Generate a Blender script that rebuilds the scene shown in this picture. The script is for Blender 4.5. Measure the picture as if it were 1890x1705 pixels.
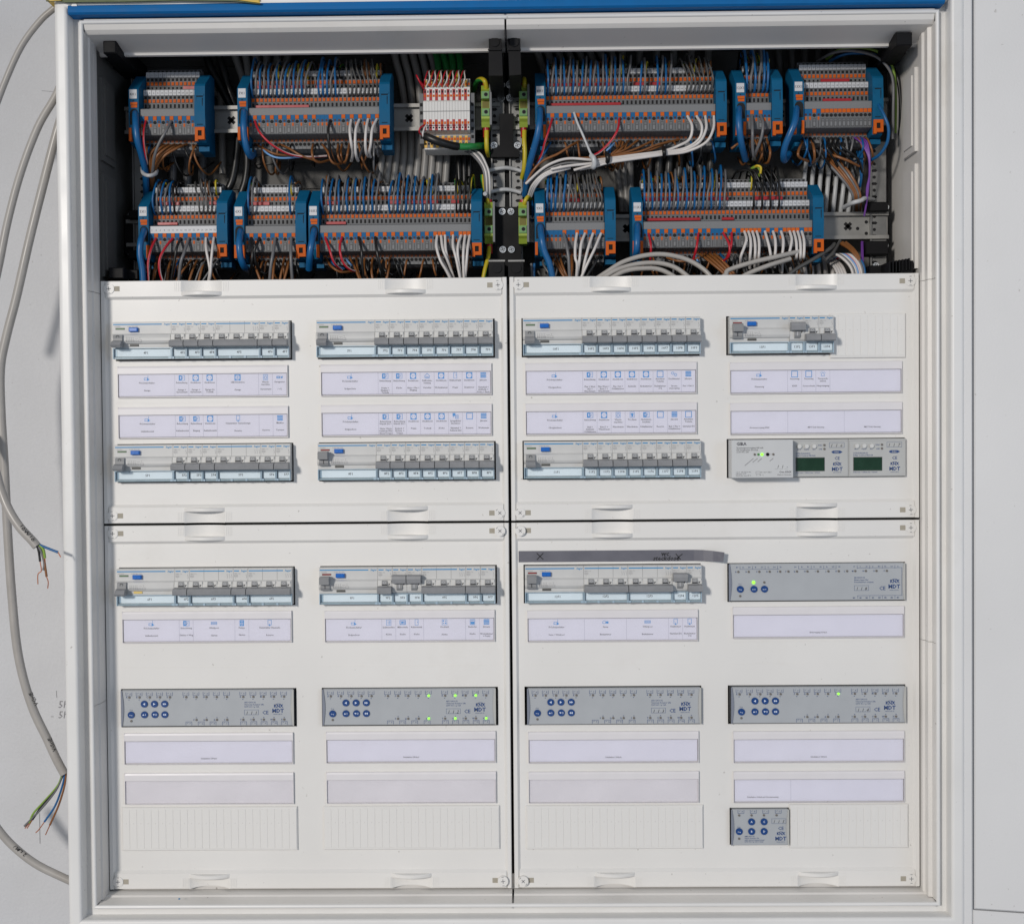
import bpy, math, random
from mathutils import Matrix, Vector
random.seed(11)
for o in list(bpy.data.objects): bpy.data.objects.remove(o)
scene = bpy.context.scene
COL = scene.collection
MM = 0.001
# ------------------------------------------------------------------ camera
F_PX, CX, CZ, DIST = 2459.64, 24.24, 108.71, 1600.0
YAW, PITCH, ROLL = 0.01334, -0.02313, 0.00855
PW, PH = 1890.0, 1705.0
R3 = Matrix.Rotation(YAW, 3, 'Z') @ Matrix.Rotation(PITCH, 3, 'X') @ Matrix.Rotation(ROLL, 3, 'Y')
def P(px, py, y=0.0):
    """point (mm) seen at photo pixel px,py that lies at depth y behind the cover plane"""
    d = R3 @ Vector(((px - PW / 2) / F_PX, 1.0, (PH / 2 - py) / F_PX))
    t = (y + DIST) / d.y
    return (CX + d.x * t, y, CZ + d.z * t)
cam = bpy.data.cameras.new('camera'); cob = bpy.data.objects.new('camera', cam); COL.objects.link(cob)
rt, fw, up = R3.col[0], R3.col[1], R3.col[2]
m4 = Matrix(((rt.x, up.x, -fw.x, CX * MM), (rt.y, up.y, -fw.y, -DIST * MM), (rt.z, up.z, -fw.z, CZ * MM), (0, 0, 0, 1)))
cob.matrix_world = m4
cam.sensor_width = 36.0; cam.lens = F_PX / PW * 36.0; cam.clip_start = 0.05; cam.clip_end = 50
scene.camera = cob
# ------------------------------------------------------------------ light
w = bpy.data.worlds.new('World'); scene.world = w; w.use_nodes = True
bg = w.node_tree.nodes['Background']; bg.inputs[0].default_value = (0.83, 0.89, 1.0, 1); bg.inputs[1].default_value = 0.31
def lamp(name, kind, loc, target, energy, color, **kw):
    l = bpy.data.lights.new(name, kind); l.energy = energy; l.color = color
    for k, v in kw.items(): setattr(l, k, v)
    o = bpy.data.objects.new(name, l); COL.objects.link(o); o.location = loc
    o.rotation_euler = (Vector(target) - Vector(loc)).to_track_quat('-Z', 'Y').to_euler()
    return o
lamp('work_lamp', 'SPOT', (-2.7, -5.8, 1.55), (0.25, 0, -0.38), 1120, (1.0, 0.945, 0.88), shadow_soft_size=0.36, spot_size=math.radians(36), spot_blend=1.0)
lamp('window_light', 'AREA', (2.3, -2.6, 0.5), (0, 0, 0.0), 12, (0.6, 0.76, 1.0), shape='RECTANGLE', size=1.2, size_y=1.6)
scene.render.engine = 'CYCLES'
scene.view_settings.view_transform = 'Standard'; scene.view_settings.look = 'None'
scene.view_settings.exposure = 0.0; scene.view_settings.gamma = 1.0
# ------------------------------------------------------------------ materials
MATS = {}
def mat(name, col, rough=0.5, var=0.05, scale=40.0, bump=0.0, bscale=300.0, metal=0.0, spec=0.5, emit=None, coat=0.0, stain=0.0, speck=0.0):
    if name in MATS: return MATS[name]
    m = bpy.data.materials.new(name); m.use_nodes = True; nt = m.node_tree; N, L = nt.nodes, nt.links
    b = N['Principled BSDF']; b.inputs['Roughness'].default_value = rough; b.inputs['Metallic'].default_value = metal
    b.inputs['Specular IOR Level'].default_value = spec; b.inputs['Coat Weight'].default_value = coat
    tc = N.new('ShaderNodeTexCoord')
    c4 = (*col, 1)
    if var > 0:
        nz = N.new('ShaderNodeTexNoise'); nz.inputs['Scale'].default_value = scale; nz.inputs['Detail'].default_value = 5
        L.new(tc.outputs['Object'], nz.inputs['Vector'])
        mr = N.new('ShaderNodeMapRange'); mr.inputs[1].default_value = .3; mr.inputs[2].default_value = .7
        mr.inputs[3].default_value = 1 - var; mr.inputs[4].default_value = 1 + var
        L.new(nz.outputs['Fac'], mr.inputs[0])
        mx = N.new('ShaderNodeMix'); mx.data_type = 'RGBA'; mx.blend_type = 'MULTIPLY'; mx.inputs[0].default_value = 1
        mx.inputs[6].default_value = c4; L.new(mr.outputs[0], mx.inputs[7])
        out = mx.outputs[2]
        if stain > 0:
            n2 = N.new('ShaderNodeTexNoise'); n2.inputs['Scale'].default_value = 5.5; n2.inputs['Detail'].default_value = 9; n2.inputs['Roughness'].default_value = .72
            L.new(tc.outputs['Object'], n2.inputs['Vector'])
            r2 = N.new('ShaderNodeMapRange'); r2.inputs[1].default_value = .56; r2.inputs[2].default_value = .78; r2.inputs[4].default_value = stain
            L.new(n2.outputs['Fac'], r2.inputs[0])
            m2 = N.new('ShaderNodeMix'); m2.data_type = 'RGBA'; m2.inputs[7].default_value = (col[0] * .62, col[1] * .57, col[2] * .5, 1)
            L.new(r2.outputs[0], m2.inputs[0]); L.new(out, m2.inputs[6]); out = m2.outputs[2]
        if speck > 0:
            n3 = N.new('ShaderNodeTexNoise'); n3.inputs['Scale'].default_value = 170; n3.inputs['Detail'].default_value = 2
            L.new(tc.outputs['Object'], n3.inputs['Vector'])
            r3 = N.new('ShaderNodeMapRange'); r3.inputs[1].default_value = .74; r3.inputs[2].default_value = .80; r3.inputs[4].default_value = speck
            L.new(n3.outputs['Fac'], r3.inputs[0])
            m3 = N.new('ShaderNodeMix'); m3.data_type = 'RGBA'; m3.inputs[7].default_value = (.22, .19, .16, 1)
            L.new(r3.outputs[0], m3.inputs[0]); L.new(out, m3.inputs[6]); out = m3.outputs[2]
        L.new(out, b.inputs['Base Color'])
        rr = N.new('ShaderNodeMapRange'); rr.inputs[1].default_value = .3; rr.inputs[2].default_value = .7
        rr.inputs[3].default_value = max(.02, rough - .07); rr.inputs[4].default_value = min(1, rough + .07)
        L.new(nz.outputs['Fac'], rr.inputs[0]); L.new(rr.outputs[0], b.inputs['Roughness'])
    else:
        b.inputs['Base Color'].default_value = c4
    if bump > 0:
        nb = N.new('ShaderNodeTexNoise'); nb.inputs['Scale'].default_value = bscale; nb.inputs['Detail'].default_value = 3
        L.new(tc.outputs['Object'], nb.inputs['Vector'])
        bp = N.new('ShaderNodeBump'); bp.inputs['Strength'].default_value = bump; bp.inputs['Distance'].default_value = .001
        L.new(nb.outputs['Fac'], bp.inputs['Height']); L.new(bp.outputs[0], b.inputs['Normal'])
    if emit:
        b.inputs['Emission Color'].default_value = (*emit[0], 1); b.inputs['Emission Strength'].default_value = emit[1]
    MATS[name] = m; return m
def clear(name, tint, gloss, rough=0.12):
    m = bpy.data.materials.new(name); m.use_nodes = True; nt = m.node_tree; N, L = nt.nodes, nt.links
    N.remove(N['Principled BSDF']); o = N['Material Output']
    t = N.new('ShaderNodeBsdfTransparent'); t.inputs[0].default_value = (*tint, 1)
    d = N.new('ShaderNodeBsdfDiffuse'); d.inputs[0].default_value = (*[c * .8 for c in tint], 1)
    g = N.new('ShaderNodeBsdfGlossy'); g.inputs[0].default_value = (1, 1, 1, 1); g.inputs['Roughness'].default_value = rough
    a = N.new('ShaderNodeMixShader'); a.inputs[0].default_value = .03; L.new(t.outputs[0], a.inputs[1]); L.new(d.outputs[0], a.inputs[2])
    fr = N.new('ShaderNodeFresnel'); fr.inputs[0].default_value = 1.45
    mu = N.new('ShaderNodeMath'); mu.operation = 'MULTIPLY'; mu.inputs[1].default_value = gloss; L.new(fr.outputs[0], mu.inputs[0])
    s = N.new('ShaderNodeMixShader'); L.new(mu.outputs[0], s.inputs[0]); L.new(a.outputs[0], s.inputs[1]); L.new(g.outputs[0], s.inputs[2])
    L.new(s.outputs[0], o.inputs[0]); MATS[name] = m; return m
WALLM = mat('wall_paint', (.60, .605, .62), .9, .03, 14, .6, 260, stain=.08, speck=.25)
COVER = mat('cover_plastic', (.742, .73, .706), .42, .03, 5, .06, 900, stain=.16, speck=.45)
LACQ = mat('frame_lacquer', (.74, .735, .72), .38, .03, 12, .04, 700, stain=.28, speck=.5)
LINER = mat('liner_plastic', (.70, .68, .65), .45, .03, 10, .05, 800, stain=.3, speck=.6)
DOORM = mat('door_lacquer', (.675, .675, .675), .36, .03, 4, .15, 500, stain=.1, speck=.35)
BLUEBAR = mat('blue_profile', (.003, .125, .36), .6, .06, 60, spec=.2)
GAP = mat('dark_gap', (.006, .006, .007), .9, 0)
HOUSE = mat('housing_shaded', (.10, .098, .093), .6, .08, 12, .1, 500)  # grey-white housing with the shade of the interior put into its colour
HOUSE2 = mat('housing_lit', (.68, .66, .63), .5, .05, 12)  # bright copy of the housing colour, for the lit right side wall
BLACKP = mat('black_plastic', (.005, .005, .006), .6, .2, 40, spec=.2)
STEEL = mat('zinc_steel', (.22, .22, .215), .45, .18, 30, .1, 300, metal=.6)
RAILM = mat('rail_steel', (.30, .295, .28), .5, .15, 40, .08, 300, metal=.6)
SCREWM = mat('bright_screw', (.75, .78, .8), .25, .1, 100, metal=1)
MODG = mat('module_grey', (.56, .56, .55), .45, .03, 60, .05, 1200)
MODL = mat('module_light', (.60, .60, .585), .45, .03, 60)
TOGG = mat('toggle_grey', (.25, .255, .265), .5, .08, 90, .1, 1500)
BARR = mat('lever_grey', (.26, .265, .27), .5, .05, 90)
SEAM = mat('seam_dark', (.09, .09, .09), .7, 0)
BRAND = mat('brand_blue', (.012, .235, .50), .5, 0)
TESTB = mat('test_button_blue', (.008, .13, .50), .3, .05, 80)
PRGREY = mat('print_grey', (.30, .30, .31), .7, 0)
PRDARK = mat('print_dark', (.09, .09, .105), .7, 0)
PRBLK = mat('print_black', (.015, .015, .02), .6, 0)
PRNAVY = mat('print_navy', (.02, .06, .19), .6, 0)
PRICON = mat('print_icon_blue', (.05, .30, .68), .6, 0)
EMPTYP = mat('empty_holder_sheet', (.735, .725, .75), .4, .03, 20)
PRLINE = mat('print_faint_line', (.42, .43, .52), .7, 0)
GREENI = mat('indicator_green', (.10, .18, .09), .5, 0)
REDI = mat('indicator_red', (.26, .03, .03), .5, 0)
YELI = mat('sticker_yellow', (.75, .55, .16), .6, 0)
PAPER = mat('label_paper', (.75, .755, .84), .8, .02, 30)
TAGP = mat('tag_paper', (.80, .86, .90), .7, .02, 50)
CLEARB = clear('clear_blue_cover', (.945, .975, .99), .5)
LEDGE = mat('clear_cover_ledge', (.49, .59, .63), .3, .05, 60)
CLEARE = mat('clear_cover_edge', (.38, .50, .59), .3, .05, 60)
CLEARW = clear('clear_strip_cover', (.985, .982, .99), .5, .16)
CLEARG = mat('clear_strip_grip', (.72, .70, .715), .35, .02, 30)
ACTG = mat('actuator_grey', (.40, .42, .44), .42, .02, 40)
ACTS = mat('actuator_side', (.44, .44, .42), .45, .02, 40)
BTN = mat('button_navy', (.006, .05, .20), .35, .05, 80)
BTNW = mat('button_print', (.65, .72, .85), .6, 0)
LEDOFF = mat('led_off', (.16, .145, .13), .3, 0)
LEDON = mat('led_green', (.2, .9, .05), .4, 0, emit=((.25, 1.0, .04), 1.6))
LEDDG = mat('led_dark_green', (.05, .25, .05), .4, 0)
LCD = mat('lcd_dark_green', (.006, .035, .016), .25, .15, 60)
DALIG = mat('gateway_grey', (.46, .465, .455), .42, .02, 40)
TAPE = mat('grey_tape', (.135, .135, .16), .38, .05, 60, .15, 900)
INK = mat('marker_ink', (.008, .008, .01), .5, 0)
PENCIL = mat('pencil', (.20, .20, .21), .8, 0)
TGREY = mat('terminal_grey', (.14, .144, .15), .6, .06, 90)
TGREYL = mat('terminal_light', (.18, .184, .19), .6, .04, 90)
TDARK = mat('terminal_dark', (.05, .05, .052), .6, 0)
HOLE = mat('terminal_hole', (.004, .004, .005), .8, 0)
HOLER = mat('terminal_hole_red', (.05, .008, .006), .6, 0)
TORANGE = mat('terminal_orange', (.56, .105, .008), .6, .05, 90, spec=.2)
TBLUE = mat('terminal_blue', (.008, .11, .27), .6, .05, 90, spec=.2)
CBLUE = mat('clamp_blue', (.002, .095, .205), .6, .06, 60, spec=.18)
TWHITE = mat('marker_white', (.55, .56, .58), .5, 0)
TRED = mat('jumper_red', (.36, .01, .016), .4, .05, 60)
TYEL = mat('terminal_yellow', (.72, .42, .06), .4, 0)
PEGREEN = mat('earth_green', (.15, .32, .11), .4, .05, 60)
PEYEL = mat('earth_lime', (.30, .40, .05), .4, .05, 60)
WIRES = {'blue': (.006, .10, .27), 'grey': (.14, .14, .145), 'dark': (.085, .083, .08), 'black': (.008, .008, .008), 'brown': (.22, .085, .025),
         'white': (.60, .57, .55), 'red': (.42, .008, .02), 'violet': (.16, .05, .30), 'lightblue': (.16, .33, .60), 'yellow': (.62, .45, .03),
         'green': (.02, .22, .05), 'tie': (.48, .49, .50), 'backcable': (.26, .252, .24), 'cable': (.37, .35, .325), 'copper': (.62, .22, .11), 'lime': (.20, .33, .04), 'orange': (.6, .2, .02)}
for k, c in WIRES.items():
    mat('wire_' + k, c, .38 if k != 'copper' else .3, .05, 50, metal=.9 if k == 'copper' else 0)
def stripe_mat(name, a, b, per=5):
    m = bpy.data.materials.new(name); m.use_nodes = True; N, L = m.node_tree.nodes, m.node_tree.links
    bs = N['Principled BSDF']; bs.inputs['Roughness'].default_value = .4
    tc = N.new('ShaderNodeTexCoord'); sp = N.new('ShaderNodeSeparateXYZ'); L.new(tc.outputs['UV'], sp.inputs[0])
    mt = N.new('ShaderNodeMath'); mt.operation = 'GREATER_THAN'; mt.inputs[1].default_value = .5; L.new(sp.outputs[0], mt.inputs[0])
    mx = N.new('ShaderNodeMix'); mx.data_type = 'RGBA'; mx.inputs[6].default_value = (*a, 1); mx.inputs[7].default_value = (*b, 1)
    L.new(mt.outputs[0], mx.inputs[0]); L.new(mx.outputs[2], bs.inputs['Base Color']); MATS[name] = m
stripe_mat('wire_gy', (.50, .40, .02), (.03, .26, .05))
stripe_mat('wire_redwhite', (.45, .012, .025), (.62, .5, .48))
# ------------------------------------------------------------------ mesh builder (millimetres)
TXT = {}
def text_mesh(s, size, align, bold, shear):
    k = (s, size, align, bold, shear)
    if k in TXT: return TXT[k]
    c = bpy.data.curves.new('t', 'FONT'); c.body = s; c.size = size; c.align_x = align; c.resolution_u = 1; c.fill_mode = 'FRONT'
    c.offset = bold * size; c.shear = shear
    o = bpy.data.objects.new('t', c); me = bpy.data.meshes.new_from_object(o)
    d = ([tuple(v.co) for v in me.vertices], [tuple(p.vertices) for p in me.polygons])
    bpy.data.objects.remove(o); bpy.data.curves.remove(c); bpy.data.meshes.remove(me)
    TXT[k] = d; return d
class MB:
    def __init__(s): s.v = []; s.f = []; s.m = []; s.mats = []; s.sm = []; s.uv = {}
    def mi(s, m):
        if m not in s.mats: s.mats.append(m)
        return s.mats.index(m)
    def add(s, vs, fs, m, smooth=False):
        b = len(s.v); i = s.mi(m); s.v += vs
        for f in fs: s.f.append(tuple(b + k for k in f)); s.m.append(i); s.sm.append(smooth)
        return s
    def box(s, x0, x1, y0, y1, z0, z1, m):
        vs = [(x0, y0, z0), (x1, y0, z0), (x1, y0, z1), (x0, y0, z1), (x0, y1, z0), (x1, y1, z0), (x1, y1, z1), (x0, y1, z1)]
        return s.add(vs, [(0, 1, 2, 3), (5, 4, 7, 6), (4, 0, 3, 7), (1, 5, 6, 2), (3, 2, 6, 7), (4, 5, 1, 0)], m)
    def cbox(s, x0, x1, y0, y1, z0, z1, c, m):       # box with a chamfered front (y0) edge
        vs = [(x0 + c, y0, z0 + c), (x1 - c, y0, z0 + c), (x1 - c, y0, z1 - c), (x0 + c, y0, z1 - c),
              (x0, y0 + c, z0), (x1, y0 + c, z0), (x1, y0 + c, z1), (x0, y0 + c, z1), (x0, y1, z0), (x1, y1, z0), (x1, y1, z1), (x0, y1, z1)]
        fs = [(0, 1, 2, 3)]
        for a, b in ((0, 1), (1, 2), (2, 3), (3, 0)): fs += [(a + 4, b + 4, b, a), (a + 8, b + 8, b + 4, a + 4)]
        fs.append((9, 8, 11, 10)); return s.add(vs, fs, m)
    def flat(s, poly, y, m): return s.add([(x, y, z) for x, z in poly], [tuple(range(len(poly)))], m)
    def prism(s, poly, y0, y1, m, smooth=False):       # xz polygon (anticlockwise seen from the front) pushed back from y0 to y1
        n = len(poly); vs = [(x, y0, z) for x, z in poly] + [(x, y1, z) for x, z in poly]
        s.add(vs, [tuple(range(n)), tuple(range(2 * n - 1, n - 1, -1))], m)
        return s.add(vs, [(i + n, (i + 1) % n + n, (i + 1) % n, i) for i in range(n)], m, smooth)
    def ext_x(s, poly, x0, x1, m, smooth=False):       # yz polygon swept along x
        n = len(poly); vs = [(x0, y, z) for y, z in poly] + [(x1, y, z) for y, z in poly]
        s.add(vs, [tuple(range(n - 1, -1, -1)), tuple(range(n, 2 * n))], m)
        return s.add(vs, [(i, (i + 1) % n, (i + 1) % n + n, i + n) for i in range(n)], m, smooth)
    def disc(s, cx, cz, r, y0, y1, m, n=14):
        return s.prism([(cx + r * math.cos(6.28318 * i / n), cz + r * math.sin(6.28318 * i / n)) for i in range(n)], y0, y1, m)
    def ring(s, cx, cz, r, t, y, m, n=16, a0=0, a1=360):
        vs = []; k = n + 1
        for i in range(k):
            a = math.radians(a0 + (a1 - a0) * i / n)
            vs += [(cx + r * math.cos(a), y, cz + r * math.sin(a)), (cx + (r - t) * math.cos(a), y, cz + (r - t) * math.sin(a))]
        return s.add(vs, [(2 * i, 2 * i + 2, 2 * i + 3, 2 * i + 1) for i in range(n)], m)
    def rect(s, x0, z0, x1, z1, y, m): return s.flat([(x0, z0), (x1, z0), (x1, z1), (x0, z1)], y, m)
    def frame(s, x0, z0, x1, z1, t, y, m):
        s.rect(x0, z0, x1, z0 + t, y, m); s.rect(x0, z1 - t, x1, z1, y, m); s.rect(x0, z0 + t, x0 + t, z1 - t, y, m); return s.rect(x1 - t, z0 + t, x1, z1 - t, y, m)
    def line(s, x0, z0, x1, z1, t, y, m):
        dx, dz = x1 - x0, z1 - z0; l = math.hypot(dx, dz) or 1; nx, nz = -dz / l * t / 2, dx / l * t / 2
        return s.flat([(x0 - nx, z0 - nz), (x1 - nx, z1 - nz), (x1 + nx, z1 + nz), (x0 + nx, z0 + nz)], y, m)
    def poly(s, pts, t, y, m):
        for a, b in zip(pts, pts[1:]): s.line(*a, *b, t, y, m)
        return s
    def text(s, t, x, z, size, y, m, align='CENTER', bold=0.0, shear=0.0, ang=0.0):
        vs, fs = text_mesh(t, size, align, bold, shear); ca, sa = math.cos(ang), math.sin(ang)
        return s.add([(x + a * ca - b * sa, y, z + a * sa + b * ca) for a, b, c in vs], fs, m)
    def tube(s, pts, r, m, n=7, sub=6, cap=True, twist=None):
        pts = [Vector(p) for p in pts]; q = []
        e = [2 * pts[0] - pts[1]] + pts + [2 * pts[-1] - pts[-2]]
        for i in range(1, len(e) - 2):
            a, b, c, d = e[i - 1:i + 3]
            for k in range(sub):
                t = k / sub
                q.append(.5 * ((2 * b) + (c - a) * t + (2 * a - 5 * b + 4 * c - d) * t * t + (3 * b - a - 3 * c + d) * t ** 3))
        q.append(pts[-1]); L = len(q); vs = []; nrm = None
        for i, p in enumerate(q):
            t = (q[min(i + 1, L - 1)] - q[max(i - 1, 0)]).normalized()
            if nrm is None:
                nrm = t.cross(Vector((0, 1, 0)))
                if nrm.length < .1: nrm = t.cross(Vector((1, 0, 0)))
            nrm = (nrm - t * nrm.dot(t)).normalized(); bn = t.cross(nrm)
            rr = r if not callable(r) else r(i / (L - 1))
            for k in range(n):
                a = 6.28318 * k / n + (twist or 0) * i
                vs.append(tuple(p + (nrm * math.cos(a) + bn * math.sin(a)) * rr))
        fs = [(i * n + k, i * n + (k + 1) % n, (i + 1) * n + (k + 1) % n, (i + 1) * n + k) for i in range(L - 1) for k in range(n)]
        b0 = len(s.f); s.add(vs, fs, m, True)
        if twist is not None:
            for j in range(len(fs)): s.uv[b0 + j] = 0.0 if (j % n) * 2 < n else 1.0
        if cap: s.add(vs[:n], [tuple(range(n - 1, -1, -1))], m); s.add(vs[-n:], [tuple(range(n))], m)
        return s
    def mesh(s, name):
        me = bpy.data.meshes.new(name); me.from_pydata([(x * MM, y * MM, z * MM) for x, y, z in s.v], [], s.f)
        for m in s.mats: me.materials.append(m)
        me.polygons.foreach_set('material_index', s.m); me.polygons.foreach_set('use_smooth', s.sm)
        if s.uv:
            uv = me.uv_layers.new(name='stripe')
            for p in me.polygons:
                u = s.uv.get(p.index, 0.0)
                for li in p.loop_indices: uv.data[li].uv = (u, 0)
        me.update(); return me
    def obj(s, name, parent=None, loc=None): return place(name, s.mesh(name), parent, loc)
def place(name, me, parent=None, loc=None):
    o = bpy.data.objects.new(name, me); COL.objects.link(o); o.parent = parent
    if loc: o.location = (loc[0] * MM, loc[1] * MM, loc[2] * MM)
    return o
CACHE = {}
def inst(name, key, fn, parent, loc=None):
    if key not in CACHE:
        b = MB(); fn(b); CACHE[key] = b.mesh(name)
    return place(name, CACHE[key], parent, loc)
def tag(o, label, cat, group=None):
    o['label'] = label; o['category'] = cat
    if group: o['group'] = group
    return o
def thing(name, label, cat, loc=(0, 0, 0), group=None):
    o = bpy.data.objects.new(name, None); COL.objects.link(o); o.empty_display_size = .01
    o.location = (loc[0] * MM, loc[1] * MM, loc[2] * MM); return tag(o, label, cat, group)
def W(mb, name, parent):                             # part drawn in world millimetres
    o = mb.obj(name, parent); o.location = [-c for c in parent.location]; return o
# ------------------------------------------------------------------ wall
def plate_holes(b, x0, x1, z0, z1, holes, y0, y1, m, inner=None):
    xs = sorted({x0, x1, *[h[0] for h in holes], *[h[1] for h in holes]}); zs = sorted({z0, z1, *[h[2] for h in holes], *[h[3] for h in holes]})
    for i in range(len(xs) - 1):
        for j in range(len(zs) - 1):
            cx, cz = (xs[i] + xs[i + 1]) / 2, (zs[j] + zs[j + 1]) / 2
            if not any(h[0] < cx < h[1] and h[2] < cz < h[3] for h in holes): b.rect(xs[i], zs[j], xs[i + 1], zs[j + 1], y0, m)
    for a, c, d, e in holes:
        vs = [(a, y0, d), (c, y0, d), (c, y0, e), (a, y0, e), (a, y1, d), (c, y1, d), (c, y1, e), (a, y1, e)]
        b.add(vs, [(0, 1, 5, 4), (1, 2, 6, 5), (2, 3, 7, 6), (3, 0, 4, 7)], inner or m)
WY = 85.0
b = MB(); plate_holes(b, -1100, 1100, -900, 1000, [(-500, 500, -455, 606)], WY, 150, WALLM)
wall = b.obj('wall'); wall['kind'] = 'structure'; wall['label'] = 'matt white painted wall behind the cabinet'
def wp(px, py): p = P(px, py, WY); return (p[0], p[2])
b = MB()
b.poly([wp(104, 1274), wp(105, 1287)], .7, WY - .15, PENCIL); b.poly([wp(94, 1322), wp(99, 1322)], .7, WY - .15, PENCIL)
b.poly([wp(73, 1500), wp(74, 1556)], .8, WY - .15, PENCIL); b.poly([wp(77, 168), wp(102, 170)], .4, WY - .15, PENCIL)
for t, px, py in (('5h', 107, 1306), ('5h', 107, 1325)): b.text(t, *wp(px, py), 13, WY - .15, PENCIL, 'LEFT', shear=.15)
b.obj('pencil_mark', wall)
# ------------------------------------------------------------------ cabinet
cab = thing('distribution_cabinet', 'open white recessed distribution cabinet with blue strip along its top', 'cabinet', (0, 0, -479))
FX0, FX1, FZ0, FZ1 = -493.6, 498.6, -449.0, 588.0
def arc(cx, cy, r, a0, a1, n=5): return [(cx + r * math.cos(math.radians(a0 + (a1 - a0) * i / n)), cy - r * math.sin(math.radians(a0 + (a1 - a0) * i / n))) for i in range(n + 1)]
prof = [(0, -53)] + arc(2.2, -54.6, 2.2, 180, 10, 6) + [(4.8, -47), (13.8, -46.5)] + arc(18.4, -62.4, 4.0, 178, 90, 5) + arc(25.0, -60.9, 5.5, 90, 0, 6) + [(30.5, -48), (18, -44)]
prof = [(o, y + 17) for o, y in prof]
b = MB(); vs = []
for o, y in prof: vs += [(FX0 - o, y, FZ0 - o), (FX1 + o, y, FZ0 - o), (FX1 + o, y, FZ1 + o), (FX0 - o, y, FZ1 + o)]
n = len(prof)
for side in range(4):
    sv = []
    for i in range(n): sv += [vs[i * 4 + side], vs[i * 4 + (side + 1) % 4]]
    b.add(sv, [(2 * i, 2 * i + 1, 2 * i + 3, 2 * i + 2) for i in range(n - 1)], LACQ)
b.box(FX0 - 9, FX0 - 4.9, -29.4, 84, FZ0 - 5, FZ1 + 5, LACQ); b.box(FX1 + 4.9, FX1 + 9, -29.4, 84, FZ0 - 5, FZ1 + 5, LACQ)
b.box(FX0 - 4.9, FX1 + 4.9, -29.4, 84, FZ0 - 9, FZ0 - 4.9, LACQ); b.box(FX0 - 4.9, FX1 + 4.9, -29.4, 84, FZ1 + 4.9, FZ1 + 9, LACQ)
W(b, 'frame', cab)
b = MB(); b.ext_x([(-31, 595.5), (-49, 595.5), (-51.5, 597.5), (-52, 601), (-51.5, 604.6), (-49, 606.6), (-31, 606.6)], -506.5, 505.5, BLUEBAR, False); W(b, 'blue_profile_strip', cab)
b = MB(); p = P(138, 12, -49); b.disc(p[0], p[2], 3.2, -51.2, -49, LACQ); W(b, 'cover_cap', cab)
# inner lining boards, each a piece with a thin joint
def board_v(xf, xb, z0, z1, t):
    b = MB(); s = 1 if t > 0 else -1
    pr = [(xf, -37), (xf + .5 * s, -24), ((xf + xb) / 2 + .9 * s, -22), ((xf + xb) / 2 + 1.1 * s, -11), (xb, -9), (xb, 0), (xb - 4 * s, 0), (xf - 4 * s, -37)]
    vs = [(x, y, z0) for x, y in pr] + [(x, y, z1) for x, y in pr]; n = len(pr)
    b.add(vs, [(i, (i + 1) % n, (i + 1) % n + n, i + n) for i in range(n)] + [tuple(range(n)), tuple(range(2 * n - 1, n - 1, -1))], LINER)
    W(b, 'lining_board', cab)
for z0, z1 in ((-448, -212.6), (-212, 277.4), (278, 580)):
    board_v(-493.4, -490.6, z0, z1, 1)
for z0, z1 in ((-448, -144.6), (-144, 282.4), (283, 580)):
    board_v(498.4, 490.8, z0, z1, -1)
for x0, x1 in ((-493, -1.2), (1.2, 498)):
    b = MB(); b.ext_x([(-37, 588), (-35, 582), (-32, 579.5), (-30, 578), (16, 569.5), (17, 566.5), (20, 566), (22, 566), (22, 572), (-30, 592), (-37, 594)], x0, x1, LINER); W(b, 'lining_board', cab)
    b = MB(); b.ext_x([(-37, -449.2), (-26, -448.2), (-24, -449.2), (-14, -448), (-12, -446.2), (3, -445.0), (3, -455), (-37, -455)], x0, x1, LINER); W(b, 'lining_board', cab)
b = MB(); b.box(-489, 489, 7, 9, -455, -428, LINER); W(b, 'lower_stop', cab)
b = MB(); b.box(-1.1, 1.1, -30, 2, 568, 590, GAP); W(b, 'joint_gap', cab)
# housing box
b = MB(); b.rect(-496, -450, 496, 606, 150, HOUSE); W(b, 'back_plate', cab)
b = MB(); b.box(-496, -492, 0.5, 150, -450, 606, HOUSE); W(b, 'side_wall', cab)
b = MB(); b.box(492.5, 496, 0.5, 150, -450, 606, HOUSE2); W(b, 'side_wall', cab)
b = MB(); b.box(-492, 492, 0.5, 150, 600, 606, HOUSE); W(b, 'top_wall', cab)
b = MB(); b.box(-492, 492, 4, 150, -450, -446, HOUSE); W(b, 'bottom_wall', cab)
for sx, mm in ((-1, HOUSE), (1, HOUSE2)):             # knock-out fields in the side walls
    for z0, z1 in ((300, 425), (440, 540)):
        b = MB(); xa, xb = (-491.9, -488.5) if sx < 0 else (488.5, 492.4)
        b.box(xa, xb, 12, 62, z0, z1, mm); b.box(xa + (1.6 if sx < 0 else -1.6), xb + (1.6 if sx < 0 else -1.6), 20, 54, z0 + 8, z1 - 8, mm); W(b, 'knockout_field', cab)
# faint moulded ribs on the back plate
for z in range(300, 600, 32):
    b = MB(); b.box(-480, -30, 147.5, 149.9, z, z + 1.6, HOUSE); W(b, 'rib', cab)
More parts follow.
